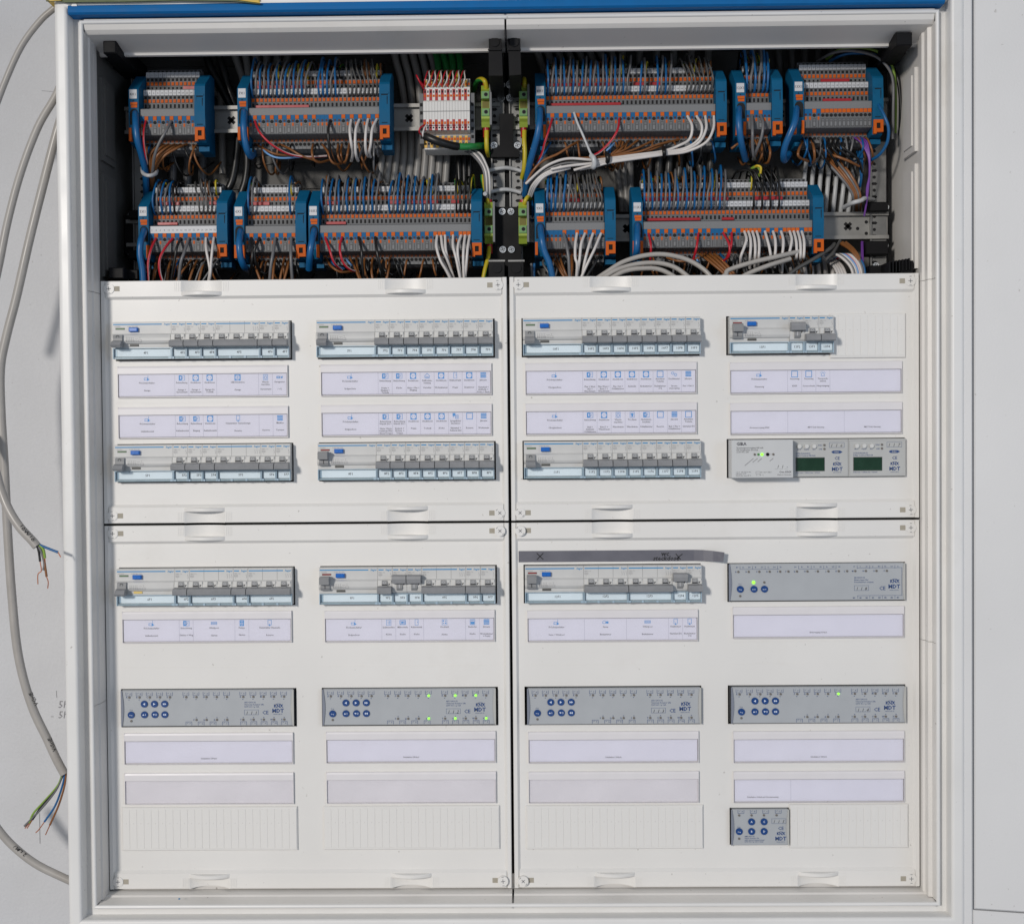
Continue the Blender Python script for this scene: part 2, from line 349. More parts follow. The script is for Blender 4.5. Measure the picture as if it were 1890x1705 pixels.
# vertical mounting posts
def post(x0, x1, z0, z1, hx, step=13.3, y=100):
    b = MB(); b.box(x0, x1, y, y + 3, z0, z1, STEEL); b.box(x0, x0 + 1.6, y - 4, y, z0, z1, STEEL)
    z = z0 + 6; k = 0
    while z < z1 - 4:
        if k % 2: b.disc(hx, z, 2.1, y - .2, y - .05, HOLE, 10)
        else: b.prism([(hx - 4 + 4 * 0 + q[0], z + q[1]) for q in ((0, 0), (2, -1.8), (6, -1.8), (8, 0), (6, 1.8), (2, 1.8))], y - .2, y - .05, HOLE)
        z += step * .62; k += 1
    W(b, 'mounting_post', cab)
post(-21.6, -4.6, 296, 560, -17); post(1.4, 17.6, 296, 560, 12.5)
post(457, 478, 296, 470, 463); post(-478, -462, 296, 560, -466)
b = MB(); b.box(-4.4, 1.2, 103.2, 104, 296, 590, GAP); W(b, 'joint_gap', cab)
# DIN rails
def rail(x0, x1, zc, slots):
    b = MB(); y = 95
    b.ext_x([(y, zc + 17), (y, zc + 12.5), (y + 1.2, zc + 12.3), (y + 1.2, zc + 13), (y + 6.5, zc + 13), (y + 6.5, zc - 13), (y + 1.2, zc - 13), (y + 1.2, zc - 12.3), (y, zc - 12.5), (y, zc - 17), (y + 1.6, zc - 17.2), (y + 1.6, zc - 14.4), (y + 8, zc - 14.4), (y + 8, zc + 14.4), (y + 1.6, zc + 14.4), (y + 1.6, zc + 17.2)], x0, x1, RAILM)
    for sx in slots:
        for a in (1, -1): b.line(sx - 4, zc - 4 * a, sx + 4, zc + 4 * a, 4.2, y + 6.3, HOLE)
        b.disc(sx, zc, 2.4, y + 6.35, y + 6.45, HOLE)
    W(b, 'mounting_rail', cab)
rail(-487, -10, 507, [P(755, 222, 101)[0], -352]); rail(7, 480, 507, [270, 345]); rail(-487, -10, 364.5, [-340, -250]); rail(7, 480, 364.5, [150, P(1565, 420, 101)[0], P(1158, 427, 101)[0]])
for px, py in ((1583, 422), (1599, 410), (1599, 431), (1618, 420), (1618, 404), (915, 207), (926, 222)):
    p = P(px, py, 101); b = MB(); b.disc(p[0], p[2], 2.2, 101.2, 101.4, HOLE, 10); W(b, 'rail_hole', cab)
def screw_head(px, py, y, r=4.2):
    p = P(px, py, y); b = MB(); b.disc(p[0], p[2], r, y - 2.2, y, SCREWM, 16); b.ring(p[0], p[2], r * .72, .5, y - 2.26, SEAM)
    b.line(p[0] - r * .55, p[2] - .8, p[0] + r * .55, p[2] + .8, .9, y - 2.3, SEAM); b.line(p[0] + .8, p[2] - r * .55, p[0] - .8, p[2] + r * .55, .9, y - 2.3, SEAM); W(b, 'screw', cab)
for a in ((911, 147, 94, 4.2), (925, 158, 98, 5), (941, 157, 98, 5), (955, 146, 94, 4.2), (925, 182, 98, 4.6), (941, 182, 98, 4.6), (927, 391, 90), (943, 391, 90), (928, 461, 90), (944, 461, 90),
          (1634, 383, 88), (1633, 454, 88), (1616, 491, 96, 4), (243, 397, 88), (243, 470, 88), (912, 269, 94), (955, 269, 94)): screw_head(*a)
# black plastic rail carriers and brackets
def blk(pts, y0, y1, name='bracket'):
    b = MB(); b.prism([(P(px, py, y0)[0], P(px, py, y0)[2]) for px, py in pts][::-1], y0, y1, BLACKP); return W(b, name, cab)
blk([(902, 68), (925, 68), (926, 88), (928, 140), (902, 140)], -8, 110); blk([(937, 67), (960, 67), (962, 138), (940, 140), (938, 88)], -8, 110)
for cx in (913, 949):
    b = MB(); p = P(cx, 78, -9); b.disc(p[0], p[2], 5.5, -9.4, -8.1, GAP, 16); b.box(p[0] - 8, p[0] + 8, -10.5, -8.1, p[2] - 10, p[2] - 8.4, BLACKP); W(b, 'bracket_socket', cab)
blk([(922, 210), (948, 210), (946, 270), (958, 276), (958, 290), (906, 290), (906, 276), (922, 270)], 88, 108)
blk([(905, 382), (962, 382), (962, 500), (905, 500)], 90, 110); blk([(902, 478), (931, 478), (931, 512), (902, 512)], 30, 92); blk([(938, 478), (966, 478), (966, 512), (938, 512)], 30, 92)
for cx in (917, 953):
    b = MB(); p = P(cx, 495, 28); b.disc(p[0], p[2], 6, 28.6, 29.6, GAP, 16); b.box(p[0] - 10, p[0] + 10, 28.8, 29.9, p[2] + 8, p[2] + 10, STEEL); W(b, 'bracket_socket', cab)
# corner brackets: stepped black arms running into the corner
def corner(pts, name='corner_bracket'):
    for (pxa, pya, pxb, pyb, y0, y1) in pts:
        a, c = P(pxa, pya, y0), P(pxb, pyb, y0); b = MB(); b.cbox(a[0], c[0], y0, y1, c[2], a[2], 1.2, BLACKP); W(b, name, cab)
corner([(190, 76, 214, 98, -16, 30), (197, 88, 230, 112, 20, 70), (206, 104, 250, 126, 68, 120), (206, 120, 240, 136, 118, 148)])
corner([(1654, 60, 1684, 84, -16, 30), (1640, 74, 1672, 100, 20, 70), (1622, 92, 1660, 112, 68, 120)])
corner([(200, 494, 228, 514, 8, 40), (222, 498, 255, 516, 30, 90)])
corner([(1660, 481, 1686, 508, 8, 30), (1634, 486, 1660, 510, 24, 50), (1606, 490, 1634, 512, 44, 90), (1600, 373, 1640, 390, 84, 108), (1598, 445, 1640, 470, 84, 108)])
corner([(236, 388, 258, 404, 84, 108), (236, 462, 258, 478, 84, 108), (228, 398, 250, 470, 100, 112)])
for k in range(7):
    b = MB(); p = P(1640 + k * 6, 493 + k * -1.0, 10); b.box(p[0] - .6, p[0] + .6, 4, 26, p[2] - 8, p[2] + 6, BLACKP); W(b, 'bracket_rib', cab)
# ------------------------------------------------------------------ open door on the right
dh = P(1775, 850, -47)
door = thing('cabinet_door', 'white cabinet door swung open on the right with recessed seam around its panel', 'door', (dh[0], -45, -480))
door.rotation_euler = (0, 0, math.radians(-12))
dz = 480
b = MB(); b.cbox(0, 12.4, -1.5, 16, -478 + dz, 640 + dz, 1.4, DOORM); b.obj('hinge_stile', door)
b = MB(); b.cbox(12.8, 500, -1.5, 16, -478 + dz, -455 + dz, 1.4, DOORM); b.obj('bottom_rail', door)
b = MB(); b.cbox(12.8, 500, -1.5, 16, 612 + dz, 640 + dz, 1.4, DOORM); b.obj('top_rail', door)
b = MB(); b.box(12.4, 500, 4, 15, -455 + dz, 612 + dz, mat('door_seam', (.2, .22, .26), .6, 0)); b.obj('seam', door)
b = MB(); b.cbox(14.2, 500, -2.2, 6, -453.2 + dz, 606 + dz, 1.6, DOORM); b.obj('door_panel', door)
b = MB(); b.box(-2.6, -.3, 5, 14, -478 + dz, 640 + dz, GAP); b.obj('hinge_gap', door)
# ------------------------------------------------------------------ yellow strip lying on the cabinet
b = MB()
def ystrip(pts, y0, y1, m): b.prism([(P(a, c, y0)[0], P(a, c, y0)[2]) for a, c in pts][::-1], y0, y1, m)
YEL = mat('yellow_film', (.62, .40, .02), .4, .08, 40); DGR = mat('green_film', (.07, .10, .025), .5, .1, 40)
ystrip([(84, 0), (90, -30), (300, -40), (470, -20), (480, 1), (474, 4), (420, 0), (330, -3), (100, 0)], -52, -20, YEL)
fs = thing('film_strip', 'yellow and dark green plastic strip lying on top edge of the cabinet', 'plastic strip', (-300, -40, 613))
W(b, 'yellow_face', fs)
b = MB(); ystrip([(100, -2), (330, -4), (420, -2), (478, 3), (480, 8), (430, 2.5), (330, 1.5), (230, 3.5), (120, 4.5), (108, 2), (84, 2)], -56, -53, DGR); W(b, 'green_edge', fs)
b = MB(); ystrip([(84, -2), (115, -2), (112, 1), (92, 2)], -58, -56.2, YEL); W(b, 'yellow_corner', fs); b = MB(); ystrip([(430, -1), (479, 3), (480, 6), (450, 2)], -58, -56.2, YEL); W(b, 'yellow_corner', fs)
# ------------------------------------------------------------------ cover panels
COLX = [-368.0, -122.9, 122.7, 367.6]; ROWZ = [220.6, 73.8, -75.2, -222.6, -370.2]
XS = [-473.2, -229.3, 17.2, 262.2]
def cover_panel(x0, x1, z0, z1, cols, rows, label, arch):
    t = thing('cover_panel', label, 'cover panel', ((x0 + x1) / 2, 0, z0), 'white cover panels of the cabinet')
    holes = []
    for c in cols:
        for r in rows:
            if (c, r) == (3, 4): holes.append((262.0, 333.4, ROWZ[4] - 22.4, ROWZ[4] + 22.6))
            elif (c, r) == (3, 0): holes.append((260.6, 384.6, ROWZ[0] - 23.4, ROWZ[0] + 23.2))
            elif r == 4: continue
            else:
                a = XS[c] - (.4 if c < 2 else 1.6); holes.append((a, a + 213.2, ROWZ[r] - 23.6, ROWZ[r] + 23.2))
    b = MB(); plate_holes(b, x0 + 7, x1 - 7, z0 + 21.5, z1 - 21.5, holes, 2.2, 5.5, COVER)
    for c in cols:
        for za, zb in (((-146.5, -173),) if z1 < 10 else ((147, 145.5),)):
            for z in (za, zb): b.box(XS[c] - 1, XS[c] + 211, 1.95, 2.3, z - .25, z + .25, COVER)
    W(b, 'field', t)
    b = MB()
    for xa, xb, s in ((x0, x0 + 7, 1), (x1, x1 - 7, -1)):   # side borders with a sloping inner edge
        pr = [(xa, 6), (xa, -.2), (xa + .8 * s, -1.4), (xb - 2.4 * s, -1.4), (xb + .6 * s, 2.3), (xb + .6 * s, 6)]; n = len(pr)
        vs = [(x, y, z0) for x, y in pr] + [(x, y, z1) for x, y in pr]
        b.add(vs, [(i, (i + 1) % n, (i + 1) % n + n, i + n) for i in range(n)] + [tuple(range(n)), tuple(range(2 * n - 1, n - 1, -1))], COVER)
    for zt, s in ((z1, -1), (z0, 1)):
        b.ext_x([(2.3, zt + s * 22.4), (-1.4, zt + s * 19), (-1.4, zt + s * 14), (5.5, zt + s * 14), (5.5, zt + s * 22.4)], x0 + 6.2, x1 - 6.2, COVER)
        cuts = [x0 + 6.2]
        for c in cols: cuts += [COLX[c] - 24.6, COLX[c] + 24.6]
        cuts.append(x1 - 6.2)
        for k in range(0, len(cuts), 2): b.ext_x([(-1.4, zt + s * 14), (-1.4, zt + s * .8), (-.4, zt), (5.5, zt), (5.5, zt + s * 14)], cuts[k], cuts[k + 1], COVER)
    W(b, 'border', t)
    for zt, s in ((z1, -1), (z0, 1)):
        for c in cols:
            hx = COLX[c]; b = MB(); N = 18; vs = []
            for i in range(N + 1):
                x = -24.6 + 49.2 * i / N; q = 1 - (x / 24.6) ** 2
                e = zt + (s * (2.4 * q) if arch and s > 0 else 0)
                y = -1.4 + 5.6 * q ** .8
                vs += [(hx + x, y, e), (hx + x, y, zt + s * 14)]
            b.add(vs, [(2 * i, 2 * i + 2, 2 * i + 3, 2 * i + 1) for i in range(N)], COVER, True)
            vs = []
            za, zb = zt + s * 13.6, zt + s * 18.4
            for i in range(N + 1):
                x = -24.4 + 48.8 * i / N; q = 1 - (x / 24.4) ** 2
                vs += [(hx + x, -1.2 - 7.5 * q ** .9, za), (hx + x, -1.4 - 8.4 * q ** .9, za + s * .8), (hx + x, -1.4 - 8.4 * q ** .9, zb - s * .8), (hx + x, -1.2 - 7.5 * q ** .9, zb), (hx + x, 4, za), (hx + x, 4, zb)]
            fs_ = []
            for i in range(N):
                j, k = 6 * i, 6 * i + 6
                fs_ += [(j, k, k + 1, j + 1), (j + 1, k + 1, k + 2, j + 2), (j + 2, k + 2, k + 3, j + 3), (j + 4, k + 4, k, j), (j + 3, k + 3, k + 5, j + 5)]
            b.add(vs, fs_, COVER)
            for sd in (-1, 1):
                for k in range(4): b.box(hx + sd * (26 + 2.1 * k) - .35, hx + sd * (26 + 2.1 * k) + .35, -1.75, -1.3, min(zt + s * 2, zt + s * 13), max(zt + s * 2, zt + s * 13), COVER)
            W(b, 'grip_handle', t)
    for xe, sx in ((x0, 1), (x1, -1)):
        for zt, s in ((z1, -1), (z0, 1)):
            cx, cz = xe + sx * 10.6, zt + s * 9.3; raised = (zt == 0 or abs(zt) < 5) and abs(xe) < 5
            b = MB(); h = 4.5 if (z1 < 10 and abs(xe) < 5) else 1.0
            b.cbox(0, 0, 0, 0, 0, 0, 0, COVER) if False else b.disc(cx, cz, 6.3, -1.4 - h, -1.2, COVER, 24); sc = W(b, 'screw', t)
            a = random.choice((0, 0, .78, .1)) if not raised else .78
            b = MB(); y = -1.5 - h
            for q in (a, a + 1.5708): b.line(cx - 2.6 * math.cos(q), cz - 2.6 * math.sin(q), cx + 2.6 * math.cos(q), cz + 2.6 * math.sin(q), .95, y, PRGREY)
            for q in (a + 1.5708, a - 1.5708): b.line(cx + 5.2 * math.cos(q) - 1.3 * math.sin(q), cz + 5.2 * math.sin(q) + 1.3 * math.cos(q), cx + 5.2 * math.cos(q) + 1.3 * math.sin(q), cz + 5.2 * math.sin(q) - 1.3 * math.cos(q), .8, y, PRGREY)
            o = b.obj('screw_slot', sc)
            b = MB(); hx = cx + sx * 9.6; b.box(hx - 3.2, hx + 3.2, -1.55, -1.2, cz - 3, cz + 3, mat('slot_shadow_plastic', (.36, .33, .27), .7, .05)); W(b, 'slide_slot', t)
cover_panel(-490, -1.6, 1.4, 292.8, (0, 1), (0, 1), 'upper left white cover panel below the open terminal compartment', False)
cover_panel(1.6, 490, 1.4, 292.8, (2, 3), (0, 1), 'upper right white cover panel carrying the rows tagged 10F and 11F', False)
cover_panel(-490, -1.6, -442.8, -1.4, (0, 1), (2, 3, 4), 'lower left white cover panel with two long ribbed blanking strips', True)
cover_panel(1.6, 490, -442.8, -1.4, (2, 3), (2, 3, 4), 'lower right white cover panel with strip of grey tape near its top', True)
# ------------------------------------------------------------------ circuit breakers
TE = 17.6
def toggle_prof(upw):
    if upw: return [(-13, 13.6), (-21, 13.9), (-23.6, 12.6), (-24.4, 9.5), (-23, 4.4), (-13, 3.4)]
    return [(-13, .4), (-22, -.8), (-24.4, -4.0), (-23.6, -7.6), (-21, -8.4), (-13, -8.2)]
def mcb_body(n):
    def fn(b):
        w = TE * n - .28
        b.ext_x([(-9.2, 22.2), (-9.8, 21.6), (-9.8, 8.2), (-12.2, 7.2), (-13.6, 3.4), (-14, -.5), (-13, -6), (-10.5, -8.5), (-6, -8.7), (-6, -21.9), (30, -21.9), (30, 22.2)], 0, w, MODG)
        for k in range(n):
            x = TE * k
            b.box(x + 1.0, x + 5.2, -14.4, -12, .4, 7, MODL); b.box(x + 12.2, x + 16.2, -14.4, -12, .4, 7, MODL)
            if k: b.box(x - .25, x, -9.86, -9.4, 8.2, 22, SEAM)
    return fn
def mcb_lever(n, upw):
    def fn(b):
        for k in range(n):
            x = TE * k + 5.2
            b.ext_x([(-11, 7.2), (-14.6, 6.6), (-16, 3), (-16, -2), (-13, -5.5), (-11, -5.5)], x, x + 7, BARR)
            if upw: b.box(x + 3.1, x + 3.9, -16.15, -16, -2, 2.6, TWHITE)
            else:
                b.box(x + .4, x + 6.6, -16.2, -15.9, 1.2, 2.6, PRBLK)
                b.ring(x + 3.5, 4.7, 1.5, .4, -15.9, TWHITE)
            b.box(x + 8.2, x + 9.2, -14.6, -14.3, 1.2, 3.4, PRBLK); b.box(x + 9.2, x + 10.1, -14.6, -14.3, 2.7, 3.4, PRBLK)
    return fn
def toggle_fn(x0, x1, upw): return lambda b: b.ext_x(toggle_prof(upw), x0, x1, TOGG)
def window_fn(n):
    def fn(b):
        w = TE * n - .3
        b.ext_x([(-6.2, -8.9), (-10.6, -8.9), (-11.2, -9.4), (-11.2, -18.8), (-9.6, -21.8), (-6.2, -21.8)], .15, w, CLEARB)
    return fn
def window_edge(n):
    def fn(b):
        w = TE * n - .3
        b.box(.1, 1.0, -11.5, -6.1, -21.9, -8.8, CLEARE); b.box(w - .7, w + .05, -11.5, -6.1, -21.9, -8.8, CLEARE)
        b.box(1, w - .7, -11.4, -10.9, -9.5, -8.8, CLEARE)
        for k in range(n + 1):
            x = max(.6, TE * k - 1.4); b.box(x, min(x + 2.6, w), -11, -9.2, -21.95, -19.4, CLEARE)
        b.box(1, w - .7, -9.5, -6.3, -21.9, -19.6, mat('clear_cover_ledge', (.36, .52, .57), .3, .05, 60))
    return fn
def tag_fn(n, s, dx):
    def fn(b):
        w = TE * n - .3
        b.box(2.0 if n < 4 else 4.4, w - 1.1, -7.4, -6.1, -18.9, -10.1, TAGP)
    return fn
def breaker(x, z, n, s, upw, col, row):
    rc = False
    poles = 'single-pole' if n == 1 else 'three-pole'
    t = thing('circuit_breaker', f'grey {poles} circuit breaker tagged {s} with its {"wide " if n > 1 else ""}toggle {"up" if upw else "down"}', 'circuit breaker', (x, 0, z), 'circuit breakers in the cabinet rows')
    inst('housing', ('mb', n), mcb_body(n), t); inst('lever', ('ml', n, upw), mcb_lever(n, upw), t)
    inst('toggle', ('mt', n, upw), toggle_fn(.3, TE * n - .55, upw), t)
    inst('tag', ('mtag', n), tag_fn(n, s, 0), t); inst('label_window', ('mw', n), window_fn(n), t); inst('window_rim', ('me', n), window_edge(n), t)
    w = TE * n
    def pr(b):
        y = -9.95
        b.rect(.9, 18.7, w - 10.6, 20, y, BRAND); b.text('hager', w - .9, 18.35, 3.4, y, BRAND, 'RIGHT', .02, .25)
        b.text('MBN 116' if n == 1 else 'MBN 316', .9, 15.4, 2.0, y, PRGREY, 'LEFT'); b.text('6000', 1.2, 12.6, 1.7, y, PRGREY, 'LEFT'); b.frame(1.1, 12.2, 5.2, 14.4, .25, y, PRGREY); b.text('3', 2.4, 10.1, 1.7, y, PRGREY, 'LEFT')
        for k in range(n): b.poly([(w - 2.2 - 2.6 * k, 15.8), (w - 2.2 - 2.6 * k, 13.8), (w - 1.4 - 2.6 * k, 12.4), (w - 2.2 - 2.6 * k, 10.4)], .3, y, PRGREY)
    inst('brand_print', ('mp', n), pr, t)
    b = MB(); b.text(s, w / 2 + (2.2 if n == 1 else 0) - .004 * x, -15.9, 4.0, -7.55, PRDARK, bold=.012); b.obj('tag_print', t)
def rcd(x, z, s, upw):
    t = thing('residual_current_switch', f'wide residual current switch tagged {s} with blue test button, toggle {"up" if upw else "down"}', 'safety switch', (x, 0, z), 'residual current switches')
    w = TE * 4 - .28
    def body(b):
        b.ext_x([(-9.2, 22.2), (-9.8, 21.6), (-9.8, 8.2), (-10.4, 8), (-13, 6.2), (-14.4, 3), (-14.4, -.5), (-13, -3.2), (-10.2, -4.3), (-10, -8.7), (-6, -8.7), (-6, -21.9), (30, -21.9), (30, 22.2)], 0, w, MODG)
    inst('housing', 'rb', body, t)
    inst('lever', ('rl', upw), lambda b: (b.ext_x([(-11, 7), (-16, 6.4), (-17.6, 2.6), (-17.6, -1), (-15, -4.6), (-11, -4.6)], 2.6, 13.6, BARR), b.box(7.7, 8.5, -17.8, -17.5, -2, 2, PRBLK) if upw else b.ring(8.1, 4.1, 1.9, .5, -17.4, PRBLK)), t)
    inst('toggle', ('rt', upw), lambda b: b.ext_x([(-13, 12.4), (-24, 12.6), (-27, 10.5), (-25, 3.4), (-13, 2.6)] if upw else [(-14, .6), (-24, -2), (-27.5, -6), (-25, -8.5), (-13, -8.6)], 2.4, 13.8, TOGG if not upw else BARR), t)
    inst('indicator', ('ri', upw), lambda b: (b.box(3.6, 14.6, -10.05, -9.7, 13.1, 15.2, SEAM), b.rect(4, 13.4, 14.2, 14.9, -10.15, REDI if upw else GREENI)), t)
    inst('test_button', 'rtb', lambda b: b.cbox(20.4, 31, -14.5, -9.7, 10.4, 15.4, .9, TESTB), t)
    inst('slot', ('rs', s == '6F1'), lambda b: b.cbox(20.8, 31.2, -11.3, -9.8, -6.9, -4.6, .3, YELI if s == '6F1' else mat('slot_dark', (.07, .07, .065), .5, 0)), t)
    inst('tag', ('mtag', 4), tag_fn(4, s, 0), t); inst('label_window', ('mw', 4), window_fn(4), t)
    def edge(b):
        b.box(.1, 1.0, -11.5, -6.1, -21.9, -8.8, CLEARE); b.box(w - .7, w, -11.5, -6.1, -21.9, -8.8, CLEARE); b.box(1, w - .7, -11.4, -10.9, -9.5, -8.8, CLEARE)
        b.box(w - 3.4, w - .7, -11, -9.2, -21.95, -19.4, CLEARE); b.box(1, w - 3.4, -9.5, -6.3, -21.9, -19.6, MATS['clear_cover_ledge']); b.box(1.2, 4.2, -7.4, -6.2, -19, -9.4, CLEARE)
    inst('window_rim', 're', edge, t)
    def pr(b):
        y = -9.95
        b.rect(.8, 18.7, w - 11, 20, y, BRAND); b.text('hager', w - .9, 18.35, 3.4, y, BRAND, 'RIGHT', .02, .25)
        b.text('CDA440D', 2.2, 16.2, 1.7, y, PRGREY, 'LEFT'); b.text('In 40A  IΔn 0,03A', 18, 16.2, 1.7, y, PRGREY, 'LEFT')
        y = -14.6
        for k in range(5): b.line(17.6 + 2.1 * k, 3.6, 17.6 + 2.1 * k, -1.0, .3, y, PRGREY); b.line(17.2 + 2.1 * k, -1.4, 18.6 + 2.1 * k, -.2, .3, y, PRGREY)
        b.frame(17, -2, 27.5, .4, .25, y, PRGREY); b.frame(32, -2, 36, .6, .3, y, PRGREY); b.line(28, 2, 32, 2, .3, y, PRGREY); b.line(34, 3.6, 34, 1.4, .3, y, PRGREY); b.ring(29.6, -.6, 1.2, .3, y, PRGREY)
    inst('brand_print', 'rp', pr, t)
    b = MB(); b.text(s, w / 2 + 4, -15.9, 4.0, -7.55, PRDARK, bold=.012); b.obj('tag_print', t)
ROWS = [('4F', 0, 0, (4, 1, 1, 1, 3, 1, 1), ()), ('5F', 0, 1, (4, 1, 1, 1, 3, 1, 1), ()), ('7F', 1, 0, (4,) + (1,) * 8, ()), ('8F', 1, 1, (4,) + (1,) * 8, (1,)),
        ('10F', 2, 0, (4,) + (1,) * 8, ()), ('11F', 2, 1, (4,) + (1,) * 8, ()), ('13F', 3, 0, (4, 1, 1, 1), (1, 2)), ('6F', 0, 2, (4, 1, 3, 1, 3), ()),
        ('9F', 1, 2, (4, 1, 1, 1, 3, 1, 1), (1, 3, 4)), ('12F', 2, 2, (4, 3, 3, 1, 1), (1, 4))]
for name, c, r, ns, ups in ROWS:
    x = XS[c] + (0 if c != 3 else 1.0)
    for i, n in enumerate(ns):
        s = f'{name}{i + 1}'
        if n == 4: rcd(x, ROWZ[r], s, (i + 1) in ups)
        else: breaker(x, ROWZ[r], n, s, (i + 1) in ups, c, r)
        x += TE * n
# ------------------------------------------------------------------ label strips
def ic_switch(b, x, z, y):
    b.rect(x - 3.6, z - 3.2, x, z + 3.2, y, PRICON); b.frame(x - 3.6, z - 3.2, x + 3.8, z + 3.2, .45, y - .01, PRICON); b.ring(x + .4, z + .3, 1.4, .5, y - .03, PRICON, 12); b.rect(x - 1.9, z - 1.3, x - .9, z + 1.8, y - .04, PAPER); b.rect(x + .2, z - 1.8, x + .6, z, y - .03, PRICON)
def ic_socket(b, x, z, y):
    b.rect(x - 3.7, z - 3.7, x + 3.7, z + 3.7, y, PRICON); b.disc(x, z, 2.9, y - .03, y, PAPER, 16); b.disc(x - 1.1, z, .5, y - .06, y, PRICON, 8); b.disc(x + 1.1, z, .5, y - .06, y, PRICON, 8)
def ic_cee(b, x, z, y):
    b.rect(x - 3.7, z - 3.7, x + 3.7, z + 3.7, y, PRICON); b.disc(x, z, 2.9, y - .03, y, PAPER, 16); b.ring(x, z, 2.3, .4, y - .06, PRICON)
    b.line(x, z - 1.6, x, z + 1.6, .4, y - .06, PRICON); b.line(x - 1.2, z - .4, x + 1.2, z + .4, .4, y - .06, PRICON)
def ic_fi(b, x, z, y):
    b.frame(x - 3.4, z - 2.6, x + .8, z + .4, .55, y, PRICON); b.flat([(x + .2, z - 3.4), (x + 3.4, z - 1.6), (x + .8, z + .2)], y - .02, PRICON); b.line(x + 1.2, z, x + 1.4, z + 2.2, .5, y, PRICON); b.disc(x + 1.4, z + 3.2, .4, y - .02, y, PRICON, 8)
def ic_blind(b, x, z, y):
    for k in range(4): b.rect(x - 3.4, z - 3 + 1.7 * k, x + 3.4, z - 1.8 + 1.7 * k, y, PRICON)
def ic_square(b, x, z, y): b.frame(x - 3.9, z - 3.9, x + 3.9, z + 3.9, .75, y, PRICON)
def ic_wash(b, x, z, y): b.frame(x - 2.8, z - 3.4, x + 2.8, z + 3.4, .4, y, PRICON); b.ring(x, z - .5, 1.9, .55, y, PRICON); b.line(x - 2, z + 2.3, x + 2, z + 2.3, .3, y, PRICON)
def ic_dryer(b, x, z, y): b.frame(x - 2.8, z - 3.4, x + 2.8, z + 3.4, .4, y, PRICON); b.flat([(x - 1, z - 2.4), (x + 1, z - 2.4), (x + 1, z), (x + 2, z + .6), (x + 1.2, z + 1.8), (x - 1.2, z + 1.8), (x - 2, z + .6), (x - 1, z)], y - .02, PRICON)
def ic_phone(b, x, z, y): b.frame(x - 2.3, z - 2.8, x + 2.3, z + 3.6, .5, y, PRICON); b.line(x, z - 4, x, z - .8, .5, y, PRICON); b.flat([(x - 1.1, z - 2.6), (x + 1.1, z - 2.6), (x, z - 4.2)], y - .02, PRICON)
def ic_gate(b, x, z, y): b.frame(x - 3.6, z - 1.6, x + .4, z + 1.2, .6, y, PRICON); b.ring(x - 1.7, z - .2, 1.1, .4, y - .02, PRICON); b.ring(x + 1.2, z - .2, 1.2, .45, y, PRICON); b.flat([(x + 2.2, z - 1.6), (x + 3.8, z - 1.2), (x + 3.8, z + 1.4), (x + 2.2, z + .6)], y, PRICON)
def ic_house(b, x, z, y): b.poly([(x - 3.2, z - .6), (x, z + 3), (x + 3.2, z - .6)], .5, y, PRICON); b.poly([(x - 2.6, z - .4), (x - 2.6, z - 3), (x + 2.6, z - 3), (x + 2.6, z - .4)], .45, y, PRICON); b.ring(x - .9, z - 1.6, .9, .35, y, PRICON, 8); b.ring(x + .9, z - 1.6, .9, .35, y, PRICON, 8)
def ic_fridge(b, x, z, y): b.frame(x - 2.1, z - 3.6, x + 2.1, z + 3.6, .4, y, PRICON); b.line(x + 1, z - .5, x + 1, z + 1.2, .5, y, PRICON)
def ic_links(b, x, z, y): b.ring(x - 1.7, z + .9, 1.7, .55, y, PRICON); b.ring(x + 1.7, z - .9, 1.7, .55, y - .02, PRICON)
def ic_bell(b, x, z, y):
    b.poly([(x - 2, z - 2.6), (x - 1.5, z + .4), (x, z + 1.4), (x + 1.5, z + .4), (x + 2, z - 2.6), (x - 2, z - 2.6)], .45, y, PRICON)
    for k in range(5): a = math.radians(20 + 35 * k); b.line(x + 2.6 * math.cos(a), z + 2.4 * math.sin(a), x + 3.6 * math.cos(a), z + 3.6 * math.sin(a), .4, y, PRICON)
def ic_pool(b, x, z, y):
    b.frame(x - 3.6, z - 1.7, x + 3.6, z + 1.7, .4, y, PRICON)
    for k in range(8): b.line(x - 2.8 + .8 * k, z - 1, x - 2.8 + .8 * k, z + 1, .35, y - .02, PRICON)
def ic_pump(b, x, z, y): b.rect(x - 2.6, z - 3.6, x + 2.6, z + 3.6, y, PRICON); b.ring(x, z - .8, 1.7, .45, y - .03, PAPER); b.line(x - 1.6, z + 2.2, x + 1.6, z + 2.2, .5, y - .03, PAPER); b.line(x - 1, z - .8, x + 1, z - .8, .4, y - .04, PAPER)
def ic_dish(b, x, z, y): b.frame(x - 2.9, z - 3.4, x + 2.9, z + 3.4, .4, y, PRICON); b.line(x + .6, z - 2.4, x + .6, z + 2.2, .5, y, PRICON); b.line(x - .8, z - 1.8, x - .8, z + 1.6, .4, y, PRICON); b.line(x + 1.6, z - 1, x + 1.6, z + 1.6, .35, y, PRICON)
def ic_micro(b, x, z, y): b.frame(x - 3.6, z - 2.8, x + 3.6, z + 2.8, .8, y, PRICON); b.rect(x - 1.9, z - 1.1, x + 1.2, z + 1.1, y - .02, PRICON); b.line(x + 2.1, z - 1.4, x + 2.1, z + 1.4, .5, y - .02, PRICON)
def ic_hob(b, x, z, y):
    b.frame(x - 3.1, z - 3.4, x + 3.1, z + 3.4, .4, y, PRICON)
    for dx, dz_, r in ((-1.3, 1.5, .9), (1.3, 1.5, .6), (-1.3, -1.2, .6), (1.3, -1.2, .9)): b.disc(x + dx, z + dz_, r, y - .02, y, PRICON, 10)
